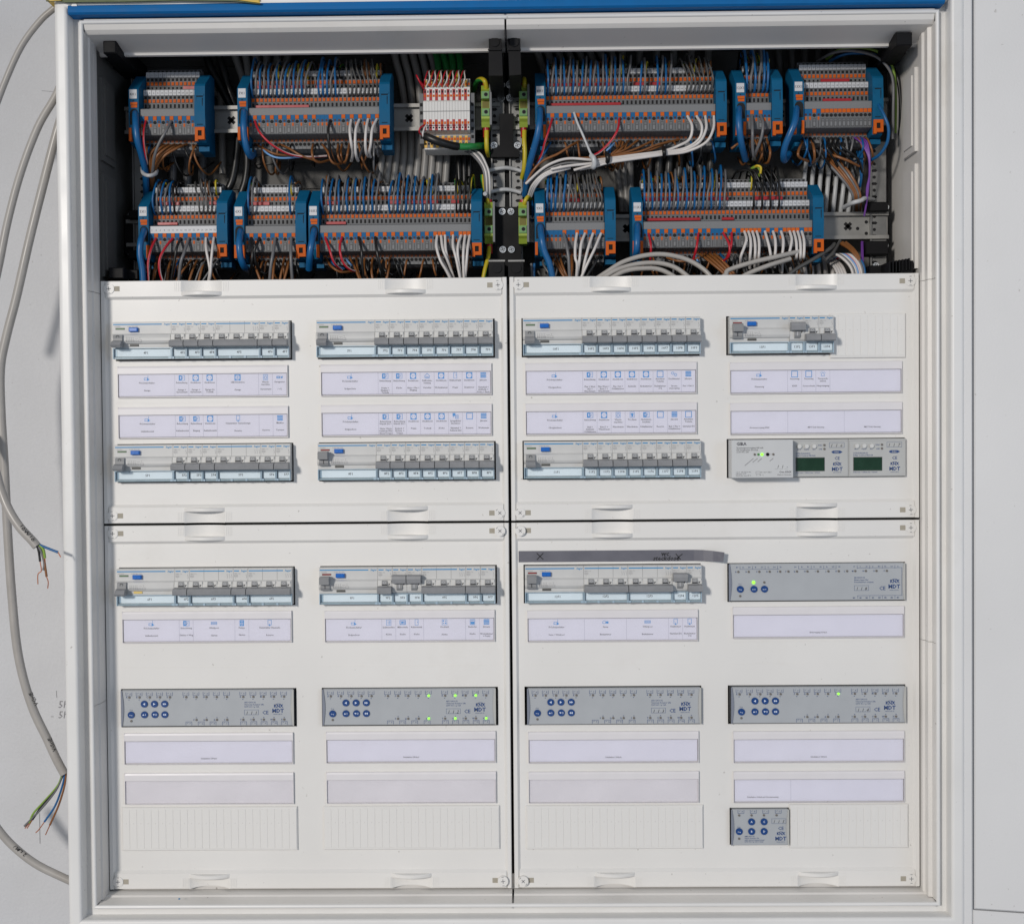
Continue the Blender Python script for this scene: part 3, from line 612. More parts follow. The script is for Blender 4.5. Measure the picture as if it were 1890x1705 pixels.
def ic_oven(b, x, z, y): b.frame(x - 3, z - 3.4, x + 3, z + 3.4, .45, y, PRICON); b.rect(x - 2.2, z - 2.6, x + 2.2, z + .6, y - .02, PRICON); b.line(x - 2, z + 2, x + 2, z + 2, .6, y - .02, PRICON)
def ic_sauna(b, x, z, y): b.poly([(x - 3.4, z - 1.6), (x - 3.4, z + .6), (x - 1.6, z + 1.9), (x, z + .8), (x, z - 1.6), (x - 3.4, z - 1.6)], .45, y, PRICON); b.rect(x + .5, z - 1.6, x + 3.6, z + .8, y, PRICON)
def ic_combo(b, x, z, y): b.rect(x - 3.6, z + .2, x - .2, z + 3.6, y, PRICON); b.frame(x - .4, z - 3.2, x + 3.4, z + 1.6, .45, y - .02, PRICON); b.ring(x + 1.4, z - .8, 1.2, .4, y - .03, PRICON, 10); b.line(x - 2.6, z - 1.6, x - 2.6, z + .2, .5, y, PRICON)
ICN = {'s': ic_switch, 'd': ic_socket, 'c': ic_cee, 'f': ic_fi, 'j': ic_blind, 'q': ic_square, 'w': ic_wash, 't': ic_dryer, 'p': ic_phone, 'g': ic_gate, 'h': ic_house, 'k': ic_fridge, 'l': ic_links, 'b': ic_bell,
       'o': ic_pool, 'u': ic_pump, 'i': ic_dish, 'm': ic_micro, 'e': ic_hob, 'v': ic_oven, 'a': ic_sauna, 'x': ic_combo}
FI = 'FI-Schutzschalter'; BL = 'Beleuchtung'; ST = 'Steckdosen'; JA = 'Jalousie'
STRIPS = [
 (0, 190.6, 'row 4F', [(4, 'f', FI, 'Garage'), (1, 's', BL, 'Garage +|Gartenraum'), (1, 'd', ST, 'Garage +|Gartenraum'), (1, 'd', ST, 'Garage bis|Technik'), (3, 'c', 'CEE Steckdose', 'Garage'), (1, 'w', 'Wasch-|maschine', 'Gartenraum'), (1, 'g', 'Garagentor', '1 +2')]),
 (0, 141.4, 'row 5F', [(4, 'f', FI, 'Außenbereich'), (1, 's', BL, 'Außenbereich'), (1, 's', BL, 'Eingang'), (1, 'd', ST, 'Außenbereich'), (3, 'p', 'Heizstrahler Gartenlounge', 'Reserve'), (1, '', '', 'Reserve'), (1, 'j', 'Markise', 'Terrasse')]),
 (1, 190.6, 'row 7F', [(4, 'f', FI, 'Erdgeschoss'), (1, 's', BL, 'Praxis +|Eingang +|Technik'), (1, 's', BL, 'Küche'), (1, 'd', ST, 'Gäste + Flur +|Eingang'), (1, 'h', 'Fußboden-|heizung', 'Verteiler'), (1, 'd', ST, 'Wohnzimmer'), (1, 'k', 'Kühlschrank', 'Praxis'), (1, 'd', ST, 'Esszimmer'), (1, 'j', JA, 'Gästebad +|Ankleide +|Küche + Essen')]),
 (1, 141.9, 'row 8F', [(4, 'f', FI, 'Erdgeschoss'), (1, 's', BL + '|Wandl. EG +', 'Gäste +Speis|+Ankleide+Flur|+Essen+Treppe'), (1, 's', BL + '|Wandl. EG +', 'Esstisch +|Wohnz. +|Treppe'), (1, 'd', ST, 'Praxis'), (1, 'd', ST, 'Technik'), (1, 'd', ST, 'Küche'), (1, 'x', 'Spiegellicht/|Steckdose', 'Gästebad +|Ankleide links'), (1, 'q', '', 'Reserve'), (1, 'j', JA, 'Wohnraum')]),
 (2, 190.0, 'row 10F', [(4, 'f', FI, 'Obergeschoss'), (1, 's', BL, 'Flur + Kind|1&2 +|Waschraum'), (1, 'd', ST, 'Flur West +|Kind 1 +|Waschraum'), (1, 'd', ST, 'Flur Ost +|Schlafzimmer'), (1, 'd', ST, 'Ankleide'), (1, 'd', ST, 'Badezimmer'), (1, 'q', 'Anschluss|Toilette', 'Badezimmer|OG'), (1, 'l', 'Dachfenster', 'Strom-|versorgung'), (1, 'j', JA, 'Flur + Kind 1')]),
 (2, 141.6, 'row 11F', [(4, 'f', FI, 'Obergeschoss'), (1, 's', BL, 'Bad +|Ankleide|+Schlafzimmer'), (1, 'd', ST, 'Kind 2 +|Waschraum'), (1, 'w', 'Wasch-|maschine', 'Waschraum'), (1, 't', 'Trockner', 'Waschraum'), (1, 's', 'Nachttisch-|leuchten', 'Schlafzimmer'), (1, 'q', '', 'Reserve'), (1, 'j', JA, 'Bad + Flur +|Schlafzimmer'), (1, 'q', 'Anschluss|Toilette', 'Gästebad EG')]),
 (3, 188.6, 'row 13F', [(4, 'f', FI, 'Steuerung'), (1, 'q', 'Steuerung', 'KNX'), (1, 'q', 'Steuerung', 'Serverschrank'), (1, 'b', 'Türsprech-|station', 'Haupteingang'), (5, '', '', '')]),
 (3, 140.0, 'the power supply', [(4, '', '', 'Stromversorgung KNX'), (4, '', '', 'MDT Dali Gateway'), (4, '', '', 'MDT Dali Gateway')]),
 (0, -105.4, 'row 6F', [(4, 'f', FI, 'Außenbereich'), (1, 's', BL, 'Garten + Weg'), (3, 'o', 'Whirlpool', 'Garten'), (1, 'u', 'Pumpe', 'Garten'), (3, 'p', 'Heizstrahler Hausseite', 'Reserve')]),
 (1, -106.0, 'row 9F', [(4, 'f', FI, 'Erdgeschoss'), (1, 'i', 'Spülmaschine', 'Küche'), (1, 'm', 'Mikrowelle', 'Küche'), (1, 'k', 'Kühlschrank', 'Küche'), (3, 'e', 'Kochfeld', 'Küche'), (1, 'v', 'Backofen', 'Küche'), (1, 'j', JA, 'Wohnzimmer|+ Praxis')]),
 (2, -107.2, 'row 12F', [(4, 'f', FI, 'Sauna + Whirlpool'), (3, 'a', 'Sauna', 'Badezimmer'), (3, 'o', 'Whirlpool', 'Badezimmer'), (1, 'p', 'Heizkörper', 'Gästebad EG'), (1, 'p', 'Heizkörper', 'Badezimmer|OG')]),
 (3, -104.6, 'the binary input numbered 118', [(12, '', '', 'Binäreingang 32-fach')]),
 (0, -253.0, 'the actuator numbered 111', [(12, '', '', 'Schaltaktor 24-fach')]), (1, -252.6, 'the actuator numbered 112', [(12, '', '', 'Schaltaktor 24-fach')]),
 (2, -254.0, 'the actuator numbered 113', [(12, '', '', 'Schaltaktor 24-fach')]), (3, -254.8, 'the actuator numbered 114', [(12, '', '', 'Schaltaktor 24-fach')]),
 (0, -301.6, None, []), (1, -301.6, None, []), (2, -302.4, None, []), (3, -303.2, 'the small actuator numbered 115', [(4, '', '', 'Schaltaktor 4-fach mit Strommessung'), (8, '', '', '')])]
LW, LH = 205.0, 38.0
WHERE = {0: 'leftmost column', 1: 'second column', 2: 'third column', 3: 'rightmost column'}
for c, zt, what, cells in STRIPS:
    x0 = COLX[c] - 103.0 + (2.0 if c == 3 and zt < 0 else 0) + (1.2 if c in (0, 1) and zt < 0 else 0)
    above = zt > 0 and zt < 150
    if what is None: lab = f'empty clear label holder above the ribbed blanking strip in the {WHERE[c]}'
    elif 'actuator numbered' in what and 'small' not in what: lab = f'clear label holder with nearly blank paper strip under the long actuator in the {WHERE[c]}'
    elif 'row' in what: lab = f'clear label holder with icon paper strip for breaker {what}'
    elif 'power' in what: lab = 'clear label holder with three-part paper strip above the power supply and gateways'
    elif 'binary' in what: lab = 'clear label holder with nearly blank paper strip under the binary input'
    else: lab = 'clear label holder with two-part paper strip above the small actuator'
    t = thing('label_holder', lab, 'label holder', (x0, 2, zt - LH), 'clear label holders on the covers')
    h = 10.2 if what else 0
    def hold(b):
        b.box(0, .4, -3.2, -.1, 0, LH, CLEARG); b.box(LW - .6, LW, -3.2, -.1, 0, LH, CLEARG); b.box(.4, LW - .6, -3.1, -.1, 0, .4, CLEARG); b.box(.4, LW - .6, -2.6, -.1, LH - .4, LH, CLEARG)
    inst('holder_rim', 'hold', hold, t)
    inst('grip_band', 'grip', lambda b: b.ext_x([(-.3, LH - .5), (-2.4, LH - .5), (-3.1, LH - 2.5), (-3.1, LH - 9.4), (-2.2, LH - 9.8), (-.3, LH - 9.8)], .4, LW - .6, CLEARG), t)
    if not what: b = MB(); b.box(.6, LW - .9, -.9, -.2, .8, LH - 9.9, EMPTYP); b.obj('backing_sheet', t)
    if what:
        tilt = {('row 4F'): .002, 'the binary input numbered 118': .004}.get(what, 0)
        b = MB(); b.box(1.4, LW - 1.4, -1.6, -.8, 1.6, LH - 9.9, PAPER); pp = b.obj('paper', t)
        b = MB(); y = -1.75; x = 1.4; k = (LW - 2.8) / 12
        b.line(1.4, LH - 10.2, LW - 1.4, LH - 10.2, .35, y, PRGREY); b.line(1.4, 1.9, LW - 1.4, 1.9, .3, y, PRLINE)
        for i, (n, ic, top, bot) in enumerate(cells):
            cx = x + n * k / 2
            if ic: ICN[ic](b, cx, LH - 14.6, y)
            for j, s in enumerate(top.split('|')): b.text(s, cx, LH - 21.2 - 2.9 * j, 2.75, y, PRDARK, bold=.012)
            zb = 6.6 if not ic and not top and n >= 4 else 8.3
            if what.startswith('the power'): zb = 8
            for j, s in enumerate(bot.split('|')): b.text(s, cx, zb - 2.75 * j - (0 if n == 1 else .5), 2.75 if len(s) < 13 else 2.5, y, PRDARK, bold=.012)
            x += n * k
            if i < len(cells) - 1: b.line(x, 1.8, x, LH - 10.4, .28, y, PRLINE)
        b.obj('print', pp)
    inst('clear_cover', 'ccov', lambda b: b.box(.4, LW - .6, -2.9, -2.4, .4, LH - 9.85, CLEARW), t)
# ------------------------------------------------------------------ ribbed blanking strips
def blank(x0, n, zc, label):
    t = thing('blanking_strip', label, 'blanking strip', (x0, 2, zc - 26.5), 'ribbed white blanking strips'); w = n * 8.82 + 1.6
    b = MB(); b.cbox(0, w, -2.6, 0, 0, 53, 1.0, COVER); b.obj('base', t)
    for k in range(n): inst('slat', 'slat', lambda b: b.cbox(.2, 8.62, -3.0, -2.4, 2.6, 50.4, .3, COVER), t, (.9 + 8.82 * k, 0, 0))
blank(-474.0, 24, -369.6, 'long ribbed white blanking strip at the bottom of the leftmost column')
blank(-229.0, 24, -369.4, 'long ribbed white blanking strip at the bottom of the second column')
blank(16.6, 24, -369.9, 'long ribbed white blanking strip at the bottom of the third column')
blank(333.6, 16, -370.0, 'ribbed white blanking strip right of the small actuator numbered 115')
blank(384.4, 10, 219.0, 'short ribbed white blanking strip right of breaker 13F4')
# ------------------------------------------------------------------ bus devices
K = .13757
def dev(name, label, x0, ztop, w, h, yf, m, cat='control module'):
    t = thing(name, label, cat, (x0, 0, ztop - h)); return t
def cheeks(t, w, h, yf):
    for x, s in ((0, 1), (w, -1)):
        b = MB(); N = 10; pr = []
        for i in range(N + 1): z = h * i / N; pr.append((x + s * (1.2 + 2.2 * math.sin(math.pi * i / N)), z))
        poly = [(x, 0)] + pr + [(x, h)]
        b.prism(poly if s > 0 else poly[::-1], yf - 1.2, yf + 6, ACTS if s < 0 else mat('cheek_shaded', (.20, .22, .27), .5, .03)); b.obj('end_cheek', t)  # shade on the left cheek is put into its darker colour
def knx(b, x, z, y, s=1.0):
    b.text('KNX', x, z - 1.9 * s, 5.2 * s, y, PRNAVY, bold=.04); b.ring(x, z - 3.2 * s, 6.0 * s, .6 * s, y, PRNAVY, 12, 45, 140)
def mdt(b, x, z, y, s=1.0): b.text('MDT', x, z - 2.3 * s, 6.6 * s, y, PRNAVY, bold=.035); b.text('www.mdt.de', x, z - 4.9 * s, 2.1 * s, y, PRNAVY)
def hand(b, s, x, z, y, size=5): b.text(s, x, z, size, y, INK, 'LEFT', bold=-.005, shear=.3)
def led(t, x, z, y, on=False, r=1.35, m=None):
    inst('led', ('led', on, r, m.name if m else ''), lambda b: b.disc(0, 0, r, -.9, 0, LEDON if on else (m or LEDOFF), 12), t, (x, y, z))
def button(t, x, z, y, glyph):
    o = inst('button', 'btn', lambda b: (b.disc(0, 0, 4.1, -1.6, 0, BTN, 24),), t, (x, y, z))
    b = MB(); yy = -1.75
    if glyph == '<': b.flat([(1.2, -1.5), (1.2, 1.5), (-1.4, 0)], yy, BTNW)
    elif glyph == '>': b.flat([(-1.2, -1.5), (1.4, 0), (-1.2, 1.5)], yy, BTNW)
    elif glyph == '>>': b.flat([(-1.8, -1.4), (.2, 0), (-1.8, 1.4)], yy, BTNW); b.flat([(.2, -1.4), (2.2, 0), (.2, 1.4)], yy, BTNW)
    elif glyph == '<<': b.flat([(-.2, -1.4), (-.2, 1.4), (-2.2, 0)], yy, BTNW); b.flat([(1.8, -1.4), (1.8, 1.4), (-.2, 0)], yy, BTNW)
    elif glyph == '^': b.flat([(-2.4, -.9), (.2, -.9), (-1.1, 1)], yy, BTNW); b.line(1.4, -1.1, 1.4, 1.1, .5, yy, BTNW)
    elif glyph == 'v': b.flat([(-2.4, .9), (-1.1, -1), (.2, .9)], yy, BTNW); b.ring(1.6, 0, 1.1, .35, yy, BTNW, 10)
    else: b.text(glyph, 0, -1.0, 3.4 if len(glyph) == 1 else 1.8, yy, BTNW, bold=.02)
    b.obj('button_print', o)
def brack(b, x, z, y, up, ch):
    s = 1 if up else -1
    b.poly([(x - 3.6, z + 2.1 * s), (x - 3.6, z - 2.1 * s), (x + 3.6, z - 2.1 * s), (x + 3.6, z + 2.1 * s)], .42, y, PRNAVY); b.line(x - 2.4, z + .2, x - .6, z + 1.3, .35, y, PRNAVY); b.text(ch, x + 1.6, z - .8, 2.6, y, PRNAVY)
def actuator(x0, zt, num, on, word):
    w, h, yf = 209.2, 43.6, -3.0
    t = dev('actuator_module', f'long grey actuator with round navy buttons, handwritten number {num}, {word}', x0, zt, w, h, yf, ACTG)
    b = MB(); b.cbox(0, w, yf, 30, 0, h, .8, ACTG); b.obj('housing', t); cheeks(t, w, h, yf)
    X = lambda u: (u - 215) * K; Z = lambda v: h - (v - 105) * K
    b = MB(); y = yf - .15; A = [285, 375, 465, 555, 643, 787, 876, 965, 1055, 1145, 1288, 1377, 1467, 1557, 1647]
    for i, u in enumerate(A):
        ch = chr(65 + i); brack(b, X(u), Z(136), y, True, ch); b.text(ch, X(u - 20), Z(172), 2.8, y, PRNAVY, bold=.02); led(t, X(u + 4), Z(165), yf, ch in on); b.rect(X(u) - .7, Z(189), X(u) + .7, Z(184), y, PRNAVY)
    for i, (u, ub) in enumerate(zip([868, 957, 1048, 1138, 1280, 1370, 1460, 1550, 1640], [810, 918, 1023, 1132, 1292, 1382, 1472, 1562, 1650])):
        ch = chr(80 + i); brack(b, X(ub), Z(399), y, False, ch); b.text(ch, X(u - 12), Z(374), 2.8, y, PRNAVY, bold=.02); led(t, X(u + 10), Z(366), yf, ch in on); b.rect(X(u + 10) - .7, Z(350), X(u + 10) + .7, Z(345), y, PRNAVY)
    for j, s in enumerate(('AKU-2416.02', 'Universal Actuator 24x', '230V AC / µ 16A')): b.text(s, X(1300), Z(221 + 19 * j), 2.5, y, PRNAVY, 'LEFT', bold=.012)
    b.frame(X(1300), Z(325), X(1425), Z(280), .3, y, PRNAVY)
    for q in (1342, 1384): b.line(X(q), Z(325), X(q), Z(318), .3, y, PRNAVY)
    for j, d in enumerate(num): hand(b, d, X(1310 + 40 * j), Z(322), y - .05, 5.6)
    b.text('CE', X(1485), Z(320), 6.2, y, PRNAVY, bold=.015); knx(b, X(1600), Z(247), y); mdt(b, X(1595), Z(289), y); b.text('Prog.', X(304), Z(280), 1.8, y, PRNAVY)
    b.frame(2.2, .5, w - 3.4, h - .4, .18, y, PRGREY)
    b.obj('print', t)
    for u, v, g in ((421, 223, '<'), (510, 223, '>'), (600, 223, '>>'), (421, 317, '^'), (513, 317, 'v'), (600, 317, '<<'), (304, 318, 'Prog')): button(t, X(u), Z(v), yf, g)
    led(t, X(304), Z(373), yf)
actuator(-472.0, ROWZ[3] + 22.2, '111', '', 'in the leftmost column')
actuator(-228.2, ROWZ[3] + 22.2, '112', 'JLNSUX', 'seven green lights lit' if False else 'six green lights lit')
actuator(18.6, ROWZ[3] + 21.6, '113', '', 'in the third column')
actuator(263.6, ROWZ[3] + 21.6, '114', 'J', 'single green light lit')
# binary input
w, h, yf = 210.4, 44.3, -3.0
t = dev('binary_input_module', 'long grey binary input with three navy buttons and handwritten number 118', 261.6, ROWZ[2] + 22.4, w, h, yf, ACTG)
b = MB(); b.cbox(0, w, yf, 30, 0, h, .8, ACTG); b.obj('housing', t); cheeks(t, w, h, yf)
X = lambda u: (u - 120) * K; Z = lambda v: h - (v - 190) * K
b = MB(); y = yf - .15
for i, u in enumerate((203, 293, 385, 475, 566, 638, 712, 803, 893, 985, 1075, 1147, 1218, 1310, 1402, 1492)):
    led(t, X(u), Z(257), yf); b.text(chr(65 + i), X(u - 22), Z(264), 2.6, y, PRNAVY, bold=.02)
for i, u in enumerate((193, 247, 300, 355, 410, 465, 518, 573, 700, 757, 810, 863, 918, 972, 1028, 1082, 1210, 1263, 1318, 1372, 1426, 1480, 1535, 1590)):
    b.text(f'{chr(65 + i // 2)}{"+-"[i % 2]}', X(u), Z(224), 2.3, y, PRNAVY, bold=.02)
for u in (218, 327, 436, 544, 727, 836, 945, 1052, 1235, 1344, 1453, 1562): b.line(X(u), Z(208), X(u), Z(236), .35, y, PRNAVY)
for u0, u1 in ((218, 560), (727, 1052)): b.line(X(u0), Z(236), X(u1), Z(236), .3, y, PRNAVY)
b.poly([(X(1235), Z(230)), (X(1622), Z(230)), (X(1622), Z(472)), (X(1235), Z(472))], .35, y, PRNAVY)
for i, u in enumerate((1207, 1265, 1318, 1372, 1428, 1480, 1535, 1588)): b.text(f'M{i}', X(u), Z(496), 2.2, y, PRNAVY, bold=.02)
for u in (1240, 1344, 1453, 1562): b.line(X(u), Z(474), X(u), Z(500), .35, y, PRNAVY)
for j, s in enumerate(('BE-32000.02', 'Binary Input 32x', 'Potential-free contacts')): b.text(s, X(1210), Z(321 + 19.5 * j), 2.5, y, PRNAVY, 'LEFT', bold=.012)
b.frame(X(1210), Z(428), X(1335), Z(383), .3, y, PRNAVY)
for j, d in enumerate('118'): hand(b, d, X(1222 + 38 * j), Z(424), y - .05, 5.4)
b.text('CE', X(1453), Z(424), 6.2, y, PRNAVY, bold=.015); knx(b, X(1560), Z(347), y); mdt(b, X(1555), Z(393), y); b.text('Prog.', X(218), Z(368), 1.8, y, PRNAVY); b.obj('print', t)
for u, g in ((218, 'Prog'), (337, 'A1-P1'), (428, 'A2-P2')): button(t, X(u), Z(408), yf, g)
led(t, X(335), Z(350), yf, True, 1.9); led(t, X(428), Z(350), yf); led(t, X(218), Z(468), yf)
# small actuator
w, h, yf = 69.6, 43.2, -3.0
t = dev('actuator_module', 'small grey actuator with five navy buttons and handwritten number 115', 263.0, ROWZ[4] + 21.6, w, h, yf, ACTG)
b = MB(); b.cbox(0, w, yf, 30, 0, h, .8, ACTG); b.obj('housing', t); cheeks(t, w, h, yf)
X = lambda u: (u - 138) * K; Z = lambda v: h - (v - 103) * K
b = MB(); y = yf - .15
for i, u in enumerate((224, 332, 440, 550)): brack(b, X(u), Z(120), y, True, 'ABCD'[i]); led(t, X(u - 16), Z(152), yf)
b.frame(X(492), Z(227), X(617), Z(182), .3, y, PRNAVY)
for j, d in enumerate('115'): hand(b, d, X(502 + 40 * j), Z(222), y - .05, 5.2)
b.text('CE', X(572), Z(282), 5.6, y, PRNAVY, bold=.015); knx(b, X(572), Z(314), y, .9); mdt(b, X(570), Z(358), y, .95); b.text('Prog.', X(207), Z(260), 1.8, y, PRNAVY)
for j, s in enumerate(('AMS-0416.02', 'Switch Actuator 4x', 'with current measurement', '230V AC / µ 16A C-load')): b.text(s, X(255), Z(344 + 15.5 * j), 2.2, y, PRNAVY, 'LEFT', bold=.012)
b.obj('print', t)
for u, v, g in ((315, 208, 'A'), (424, 208, 'C'), (315, 293, 'B'), (424, 293, 'D'), (207, 293, 'Prog')): button(t, X(u), Z(v), yf, g)
led(t, X(207), Z(357), yf)
# power supply
w, h, yf = 75.6, 45.0, -22.0
t = dev('power_supply_module', 'pale grey boxy power supply with row of round lights, left of the gateways', 262.8, ROWZ[1] + 22.2, w, h, yf, DALIG)
GIR = mat('supply_grey', (.55, .56, .565), .5, .02, 40)
b = MB(); b.cbox(0, w - 3, yf, 30, 0, h, .6, GIR); b.obj('housing', t)
X = lambda u: (u - 162) * K * .97; Z = lambda v: h - (v - 390) * K
b = MB(); y = yf - .15
b.text('GIRA', X(205), Z(437), 5.2, y, PRDARK, 'LEFT', bold=.03)
for j, s in enumerate(('Spannungsversorgung 640 mA', 'mit integrierter Drossel', '2130 00 / 230')): b.text(s, X(205), Z(465 + 18 * j), 2.6, y, PRDARK, 'LEFT', bold=.01)
for u0, v0, u1, v1 in ((277, 612, 355, 550), (348, 583, 392, 550), (392, 580, 428, 550), (498, 574, 530, 550)): b.line(X(u0), Z(v0), X(u1), Z(v1), .9, y, PRGREY)
b.line(X(494), Z(516), X(520), Z(516), .25, y, PRDARK)
for u, d in ((560, '1'), (600, '1'), (645, '-')): hand(b, d, X(u), Z(634), y - .05, 5); b.line(X(u - 16), Z(641), X(u + 14), Z(641), .3, y, PRGREY)
b.text('One KNX', X(690), Z(676), 3.4, y, PRDARK, 'RIGHT', bold=.015); b.text('Made in Germany', X(690), Z(697), 2.3, y, PRDARK, 'RIGHT')
for j, s in enumerate(('1,2 A   IN 230 V AC', '640 mA OUT', '50/60 Hz, max 45°C')): b.text(s, X(198), Z(672 + 15 * j), 2.2, y, PRDARK, 'LEFT')
b.frame(X(375), Z(682), X(415), Z(662), .25, y, PRDARK); b.text('DC 30 V SELV', X(420), Z(674), 2.1, y, PRDARK, 'LEFT'); b.text('-5 ... 45 °C', X(375), Z(698), 2.1, y, PRDARK, 'LEFT'); b.obj('print', t)
led(t, X(366), Z(516), yf, m=LEDOFF); led(t, X(398), Z(516), yf, m=LEDDG); led(t, X(430), Z(516), yf, True, 1.6); inst('led', 'bigblk', lambda b: b.disc(0, 0, 2.0, -.8, 0, BLACKP, 16), t, (X(480), yf, Z(516))); led(t, X(530), Z(516), yf)
# gateways
for x0, num, lab in ((336.6, '116', 'grey gateway with dark green display, handwritten number 116, beside the power supply'), (405.0, '117', 'grey gateway with dark green display, handwritten number 117, at row end')):
    w, h, yf = 68.2, 45.0, -4.0
    t = dev('gateway_module', lab, x0, ROWZ[1] + 22.2, w, h, yf, DALIG)
    b = MB(); b.cbox(0, w, yf, 30, 0, h, .9, DALIG); b.obj('housing', t)
    X = lambda u: (u - 1195) * K; Z = lambda v: h - (v - 385) * K
    b = MB(); y = yf - .15
    for u, s in ((1262, 'Move'), (1328, 'Prg/Set'), (1392, 'ESC')): b.text(s, X(u), Z(478), 2.0, y, PRNAVY, bold=.015)
    for v, s in ((443, 'DALI'), (477, 'LNE')): b.text(s, X(1462), Z(v), 2.2, y, PRNAVY, 'RIGHT', bold=.015)
    b.frame(X(1525), Z(460), X(1655), Z(415), .3, y, PRNAVY)
    for j, d in enumerate(num): hand(b, d, X(1532 + 42 * j), Z(455), y - .05, 5.6)
    b.prism([(X(1545) + a, Z(498) + c) for a, c in ((0, -.6), (2, -1.7), (10, -1.7), (13, 0), (10, 1.7), (2, 1.7), (0, .6))], y, y + .1, PRNAVY); b.text('DALI', X(1588), Z(504), 2.4, y - .05, DALIG, bold=.02)
    b.text('CE', X(1592), Z(565), 5.2, y, PRNAVY, bold=.015); knx(b, X(1592), Z(602), y, .9); mdt(b, X(1592), Z(645), y, .92)
    for j, s in enumerate(('SCN-DALI64.03', 'DALI Control PRO64')): b.text(s, X(1235), Z(515 + 19 * j), 2.6, y, PRNAVY, 'LEFT', bold=.015)
    b.text('DALI max = 128mA max = 250mA', X(1235), Z(679), 2.0, y, PRNAVY, 'LEFT', bold=.01); b.line(X(1204), Z(402), X(1204), Z(700), .3, y, PRGREY); b.line(X(1204), Z(402), X(1682), Z(402), .25, y, PRGREY); b.obj('print', t)
    b = MB(); b.box(X(1234), X(1484), yf - .5, yf + 1, Z(662), Z(543), SEAM); b.box(X(1238), X(1481), yf - .6, yf, Z(659), Z(547), LCD); b.obj('display', t)
    for u in (1265, 1328, 1392): inst('button', 'gbtn', lambda b: (b.disc(0, 0, 2.5, -2.6, 0, MODL, 16),), t, (X(u), yf, Z(447)))
    for v in (437, 470): led(t, X(1482), Z(v), yf)
# ------------------------------------------------------------------ grey tape with handwriting
t = thing('grey_tape', 'strip of grey tape with black marker writing above breaker row 12F', 'tape', (133, 2, -50))
b = MB(); vs = []; N = 22; x0, x1 = 9.9, 254.0
for i in range(N + 1):
    u = i / N; x = x0 + (x1 - x0) * u; lift = max(0, (u - .86) / .14) ** 2
    yy = (1.9 if x > 9 else -1.5) - 13 * lift
    zz = -2.2 * lift
    vs += [(x, yy, -49.2 + .3 * math.sin(i) * .2), (x + (1.5 if i == N else 0), yy, -35.6 + zz)]
for i in range(N + 1): vs.append((vs[2 * i][0], vs[2 * i][1] + .25, vs[2 * i][2])); vs.append((vs[2 * i + 1][0], vs[2 * i + 1][1] + .25, vs[2 * i + 1][2]))
M = 2 * (N + 1)
b.add(vs, [(2 * i, 2 * i + 2, 2 * i + 3, 2 * i + 1) for i in range(N)] + [(M + 2 * i + 1, M + 2 * i + 3, M + 2 * i + 2, M + 2 * i) for i in range(N)] + [(2 * i + 1, 2 * i + 3, M + 2 * i + 3, M + 2 * i + 1) for i in range(N)] + [(2 * i, M + 2 * i, M + 2 * i + 2, 2 * i + 2) for i in range(N)], TAPE)
W(b, 'tape_band', t)
b = MB(); y = 1.7
def tp(u, v): p = P(940 + u / 4.395, 1000 + v / 4.395, y); return (p[0], p[2])
b.poly([tp(222, 90), tp(250, 118), tp(276, 142)], 1.1, y, INK); b.poly([tp(276, 90), tp(250, 116), tp(224, 144)], 1.1, y, INK)
b.poly([tp(1350, 95), tp(1390, 142)], 1.0, y, INK); b.poly([tp(1405, 97), tp(1378, 118), tp(1355, 140)], 1.0, y, INK)
b.text('wc', *tp(1262, 112), 8.2, y, INK, bold=.02, shear=.2); b.text('steckdose', *tp(1270, 149), 7.8, y, INK, bold=.02, shear=.25)
W(b, 'handwriting', t)
# ------------------------------------------------------------------ terminal strips
PITCH_T = 5.2
def slice_fn(kind, white=False, lever=True):
    def fn(b):
        w = 4.98; f = lambda z0, z1, y, m, x0=.7, x1=4.3, d=.5: b.box(x0, x1, y - d, y + .2, z0, z1, m)
        b.ext_x([(100, 58), (89, 58), (89, 53.2), (78, 52.6), (78, 29), (66, 28), (66, 3), (51, .4), (50, -.4), (50, -31.6), (51, -32.4), (73, -34), (73, -46), (82, -48.8), (100, -48.8)], 0, w, TGREY)
        b.box(1.2, 3.8, 88.8, 89.2, 54.2, 57, HOLE)
        f(45.8, 52, 78, TWHITE, .15, 4.85, .8); f(41, 44.6, 78, HOLE, .9, 4.1, .12); f(35.6, 39.8, 78, TORANGE, .9, 4.1, 1.0); f(30.4, 33.8, 78, HOLE, 1.3, 3.7, .12)
        f(20.4, 26.8, 66, TWHITE, .15, 4.85, .8); f(16, 19.4, 66, HOLE, .9, 4.1, .12); f(11.2, 15.2, 66, TORANGE, .9, 4.1, 1.0); f(4.6, 9.4, 66, HOLE, 1.2, 3.8, .12)
        b.box(-.1, w + .1, 49.6, 50.2, -9, -.4, TWHITE if white else TGREYL)
        if white: pass
        if kind == 'b':
            f(-17.6, -9.3, 50, TBLUE, -.05, 5.05, .45); b.disc(2.5, -16, 1.45, 49.3, 49.6, HOLER, 10); f(-22.4, -18.6, 50, TORANGE, 1.5, 3.5, .5); f(-31, -23.4, 50, TDARK, 2.1, 2.9, .12)
        else:
            f(-13.8, -9.3, 50, TORANGE, .3, 4.7, .8); b.disc(2.5, -16.9, 2.15, 49.7, 50.1, HOLE, 12); f(-31, -20.6, 50, TDARK, .6, 4.4, .12); f(-30, -24.6, 50, TGREYL, 1.2, 3.8, .4); f(-23.8, -21.4, 50, TGREY, 1.0, 4, .3)
        f(-36.8, -34.2, 73, mat('terminal_orange_dull', (.42, .10, .02), .5, 0), .9, 4.1, .6); b.disc(2.5, -40.2, 2.1, 72.7, 73.1, HOLE, 12); b.box(0, w, 72.5, 73.1, -46, -43.4, TGREYL)
    return fn
